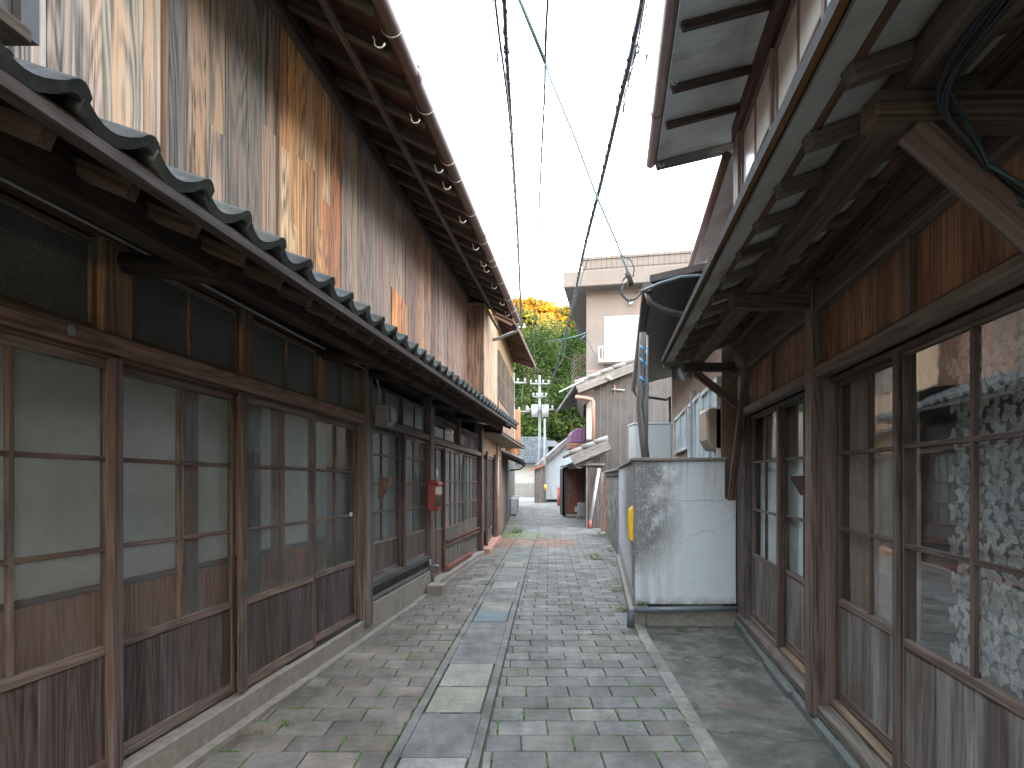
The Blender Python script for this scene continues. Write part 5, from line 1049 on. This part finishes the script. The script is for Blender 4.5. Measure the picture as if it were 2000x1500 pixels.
g = MB(); g.tube([at(1212, 498, 6.4), at(1232, 508, 6.35), at(1239, 525, 6.35), at(1236, 541, 6.35)], .006, 6); g.tube([at(1228, 537, 6.35), at(1218, 545, 6.35), at(1212, 560, 6.3), at(1215, 578, 6.3), at(1228, 590, 6.25), at(1243, 582, 6.2), at(1254, 570, 6.15)], .009, 6); g.tube([at(1231, 547, 6.35), at(1218, 556, 6.35), at(1214, 570, 6.3), at(1225, 586, 6.25), at(1240, 585, 6.2), at(1254, 572, 6.15)], .007, 6); g.build('loop', 'cable', J)
g = MB(); g.tube([at(1068, 668, 20), at(1100, 662, 20), at(1125, 657, 20.5), at(1144, 650, 21), at(1150, 648, 25)], .02, 6); g.tube([at(1112, 590, 17), at(1118, 620, 18), at(1138, 660, 20), at(1143, 655, 21), at(1134, 662, 20), at(1142, 668, 20.5)], .012, 6)
g.tube([at(1060, 800, 40), at(1080, 735, 28), at(1100, 700, 22), at(1110, 640, 18)], .02, 6); o = g.build('cable', 'teal_cable', loc=at(1068, 668, 20)); tag(o, 'light teal cables looping in front of the wooded hill', 'cable', 'cables strung over the lane')
g = MB(); g.tube([at(1143, 655, 22), at(1160, 690, 22), at(1183, 725, 19.3), at(1192, 738, 19.2)], .012, 6); o = g.build('cable', 'cable', loc=at(1143, 655, 22)); tag(o, 'short service wire dropping to the roof of the board-sided house', 'cable', 'cables strung over the lane')
T = thing('bracket', 'white cable bracket and insulators under the rake of the board-sided house', 'bracket', at(1192, 738, 19))
g = MB(); g.tube([at(1186, 735, 19.1), at(1195, 742, 19.1)], .06, 8); g.tube([at(1195, 760, 19.5), at(1220, 762, 19.5)], .025, 6); g.build('insulator', 'insulator', T); g = MB(); g.tube([at(1200, 752, 19.55), at(1200, 770, 19.55)], .03, 6); g.build('post', 'rust_pipe', T)
T = thing('bracing_rod', 'long pale rod sloping from the left end of the board-sided house roof', 'rod', at(1127, 745, 17))
g = MB(); g.tube([at(1140, 742, 19), at(1092, 766, 19)], .02, 6); g.build('rod', 'hook_white', T)

# ---------------------------------------------------------------- hill with woods
hx = list(range(-120, 181, 6)); hy = list(range(58, 210, 5))
def hz(x, y):
    t = max(0, (y - 60)) / 60.0; t = min(t, 1)
    h = 33 * (t * t * (3 - 2 * t)) * (1 - .004 * max(0, x - 0)) + 2.0 * math.sin(x * .11 + 1) + 1.5 * math.sin(y * .13 + x * .05)
    return max(-.4, h - .05 * max(0, abs(x - 5) - 40)) if y > 60 else -.4
g = MB(); vs = [W(x, y, hz(x, y)) for y in hy for x in hx]; n = len(hx)
g.add(vs, [(j * n + i, j * n + i + 1, (j + 1) * n + i + 1, (j + 1) * n + i) for j in range(len(hy) - 1) for i in range(n - 1)], [tuple(v) for v in vs], (.05, .06, .03), True)
struct(g.build('hill', 'hill_soil'))
g = MB()                                      # unseen ridge added behind the viewer to keep the low sun off the lane
vs = []; fs = []
for i in range(41):
    x = -700 + i * 40; h = 79 + 3 * math.sin(i * .9) + 3 * math.sin(i * 2.3)
    vs += [W(x, -240, 0), W(x, -300, h * .7), W(x, -340, h), W(x, -480, h * .4), W(x, -600, 0)]
for i in range(40):
    for j in range(4): fs.append((i * 5 + j, i * 5 + 5 + j, i * 5 + 6 + j, i * 5 + 1 + j))
g.add(vs, fs, [tuple(v) for v in vs], (.05, .06, .03), True); struct(g.build('shading_ridge', 'hill_soil'))
def crown(mb, c, r, h, n, ls, cols):
    lobes = [(Vector((random.uniform(-.6, .6) * r, random.uniform(-.6, .6) * r, random.uniform(-.25, .45) * h)), random.uniform(.35, .6)) for _ in range(9)]
    for lc, lr in lobes:
        col0 = random.choice(cols)
        for _ in range(n // 9):
            th = random.uniform(0, 6.28); u_ = random.uniform(-.5, 1); s_ = math.sqrt(max(0, 1 - u_ * u_)); k = random.uniform(.72, 1.08)
            p = c + lc + Vector((math.cos(th) * s_ * r * lr * k, math.sin(th) * s_ * r * lr * k, u_ * h * lr * k * .8))
            a = Vector((random.uniform(-1, 1), random.uniform(-1, 1), random.uniform(-.5, .5))).normalized(); b = a.cross(Vector((random.uniform(-1, 1), random.uniform(-1, 1), random.uniform(-1, 1)))).normalized()
            l = ls * random.uniform(.6, 1.3); q = random.uniform(.7, 1.35); cc = (col0[0] * q, col0[1] * q, col0[2] * q)
            mb.add([p - a * l, p + b * l * .6, p + a * l, p - b * l * .6], [(0, 1, 2, 3)], [(0, 0, 0)] * 4, cc)
GC = [(.03, .058, .016), (.04, .072, .018), (.058, .09, .024), (.02, .04, .012), (.065, .085, .028), (.05, .07, .025)]
def treething(x, y, r, h, lab, th=4, n=700, ls=.22, cols=GC, z=None):
    z = hz(x, y) if z is None else z; t = thing('tree', lab, 'tree', W(x, y, z), 'trees at the foot of the hill')
    g = MB(); top = W(x + random.uniform(-.5, .5), y, z + th + h * .6); m_ = W(x + random.uniform(-.4, .4), y, z + th * .6); g.tube([W(x, y, z - .3), m_, top], r * .045, 8, (.12, .10, .07), r1=.05)
    for i in range(6):
        a = random.uniform(0, 6.28); s0 = W(x, y, z).lerp(top, random.uniform(.4, .8)); e = s0 + Vector((math.cos(a) * r * .8, math.sin(a) * r * .8, random.uniform(.3, 1) * h * .5)); g.tube([s0, s0.lerp(e, .5) + Vector((0, 0, .2)), e], r * .02, 6, (.12, .10, .07), r1=.02)
    g.build('trunk', 'bark', t); g = MB(); crown(g, W(x, y, z + th + h * .45), r, h, n, ls, cols); g.build('crown', 'foliage', t)
FL = ['broad bushy tree at the foot of the hill behind the pale pole', 'lighter green tree between the poles at the foot of the hill', 'dark tree beside the concrete building at the foot of the hill', 'pale olive pine with bare limbs high on the hill', 'spreading pine below the sunlit crest', 'small dark tree left of the pole at the foot of the hill', 'low bright shrub-like tree over the warehouse roof']
for (px, py, Y, r, h, th), l in zip([(1085, 850, 64, 4.2, 6, 1), (1050, 790, 70, 3.8, 6, 2), (1120, 780, 72, 4.2, 7, 2), (1045, 745, 84, 4.2, 4, 3), (1080, 715, 92, 5, 4, 3), (1025, 800, 66, 3.2, 6, 2), (1110, 845, 63, 3.0, 4, .5)], FL):
    p = at(px, py, Y); treething(p.x, Y, r, h, l, th, 1500, .2, GC if 'pine' not in l else [(.11, .13, .045), (.14, .15, .06), (.08, .10, .035)], z=p.z)
wd = MB()
for i in range(330):
    x = random.uniform(-16, 30) if i < 280 else random.uniform(-60, 90); y = 62 + random.random() * 40
    z = hz(x, y); r = random.uniform(2.0, 4.0); crown(wd, W(x, y, z + r * .5), r, r * 1.1, 380, .34, GC)
for i in range(210):                            # crest row: orange of the low sun painted into the leaf colours
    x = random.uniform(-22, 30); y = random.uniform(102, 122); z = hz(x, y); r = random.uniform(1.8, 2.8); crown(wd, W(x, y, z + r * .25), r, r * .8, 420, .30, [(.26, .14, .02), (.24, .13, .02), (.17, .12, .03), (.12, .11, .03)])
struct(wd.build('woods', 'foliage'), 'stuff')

# ---------------------------------------------------------------- weeds
WL = []
def weed(x, y, s_, n, lab, z=None, dry=False):
    z = gz(y) if z is None else z; g = MB()
    for i in range(n):
        a = random.uniform(0, 6.28); r = random.uniform(.1, 1) * s_; p = W(x + math.cos(a) * r, y + math.sin(a) * r * .7, z + random.uniform(.1, .6) * s_ * (1 - r / s_ * .6))
        d = Vector((math.cos(a), math.sin(a), random.uniform(-.2, .7))).normalized(); sd_ = d.cross(Vector((0, 0, 1))).normalized(); l = s_ * random.uniform(.12, .3); w_ = l * .32; k = random.uniform(.6, 1.4)
        c = (.09 * k, .17 * k, .03 * k) if not dry or random.random() < .4 else (.28 * k, .2 * k, .1 * k)
        g.add([p, p + d * l * .5 + sd_ * w_, p + d * l, p + d * l * .5 - sd_ * w_], [(0, 1, 2, 3)], [(0, 0, 0)] * 4, c)
        if i % 4 == 0: g.tube([W(x, y, z - .01), p], .0012, 4, (.1, .15, .04))
    o = g.build('weed', 'foliage', loc=W(x, y, z)); tag(o, lab, 'weed', 'weeds growing from the joints')
def gp(px, py): Y = (CAMZ) * FPX / (py - HOR); return (px - 1000) / FPX * Y, Y
for px, py, s_, n, lab, dry in [(556, 1418, .06, 46, 'green weed in a paving joint near the left kerb at the bottom', False), (548, 1432, .03, 16, 'tiny sprout below the nearest kerb weed', False), (500, 1430, .05, 26, 'dry yellowish weed beside the nearest green one', True), (668, 1301, .035, 16, 'small sprout against the left kerb', False), (1330, 1232, .10, 60, 'green weed on the concrete below the white wall', False), (1278, 1305, .05, 34, 'round green weed in the edging strip', False), (1215, 1190, .12, 70, 'leafy weeds beside the grey pipe elbow', False), (1205, 1150, .14, 60, 'weeds along the side of the white wall', False), (1207, 1100, .14, 60, 'weed clump at the base of the side wall', False), (1165, 1085, .22, 80, 'dry brown leaf litter and weeds beside the wall', True), (1190, 1070, .14, 50, 'green weed at the foot of the block wall', False), (1200, 1130, .09, 36, 'small weed in front of the side wall', False), (1190, 1200, .06, 24, 'tiny weed on the paving near the pipe elbow', False), (1010, 1033, .30, 110, 'grassy clump on the left edge of the lane by the drain', False), (966, 1062, .16, 80, 'bright green weeds at the doorstep of the second left house', False), (1175, 1040, .25, 70, 'moss and weeds at the foot of the low shed', False)]:
    x, y = gp(px, py); weed(x, y, s_, n, lab, dry=dry)
x, y = gp(1237, 1195)
weed(1.33, 5.96, .09, 60, 'creeping fern at the bottom corner of the white wall', .2)
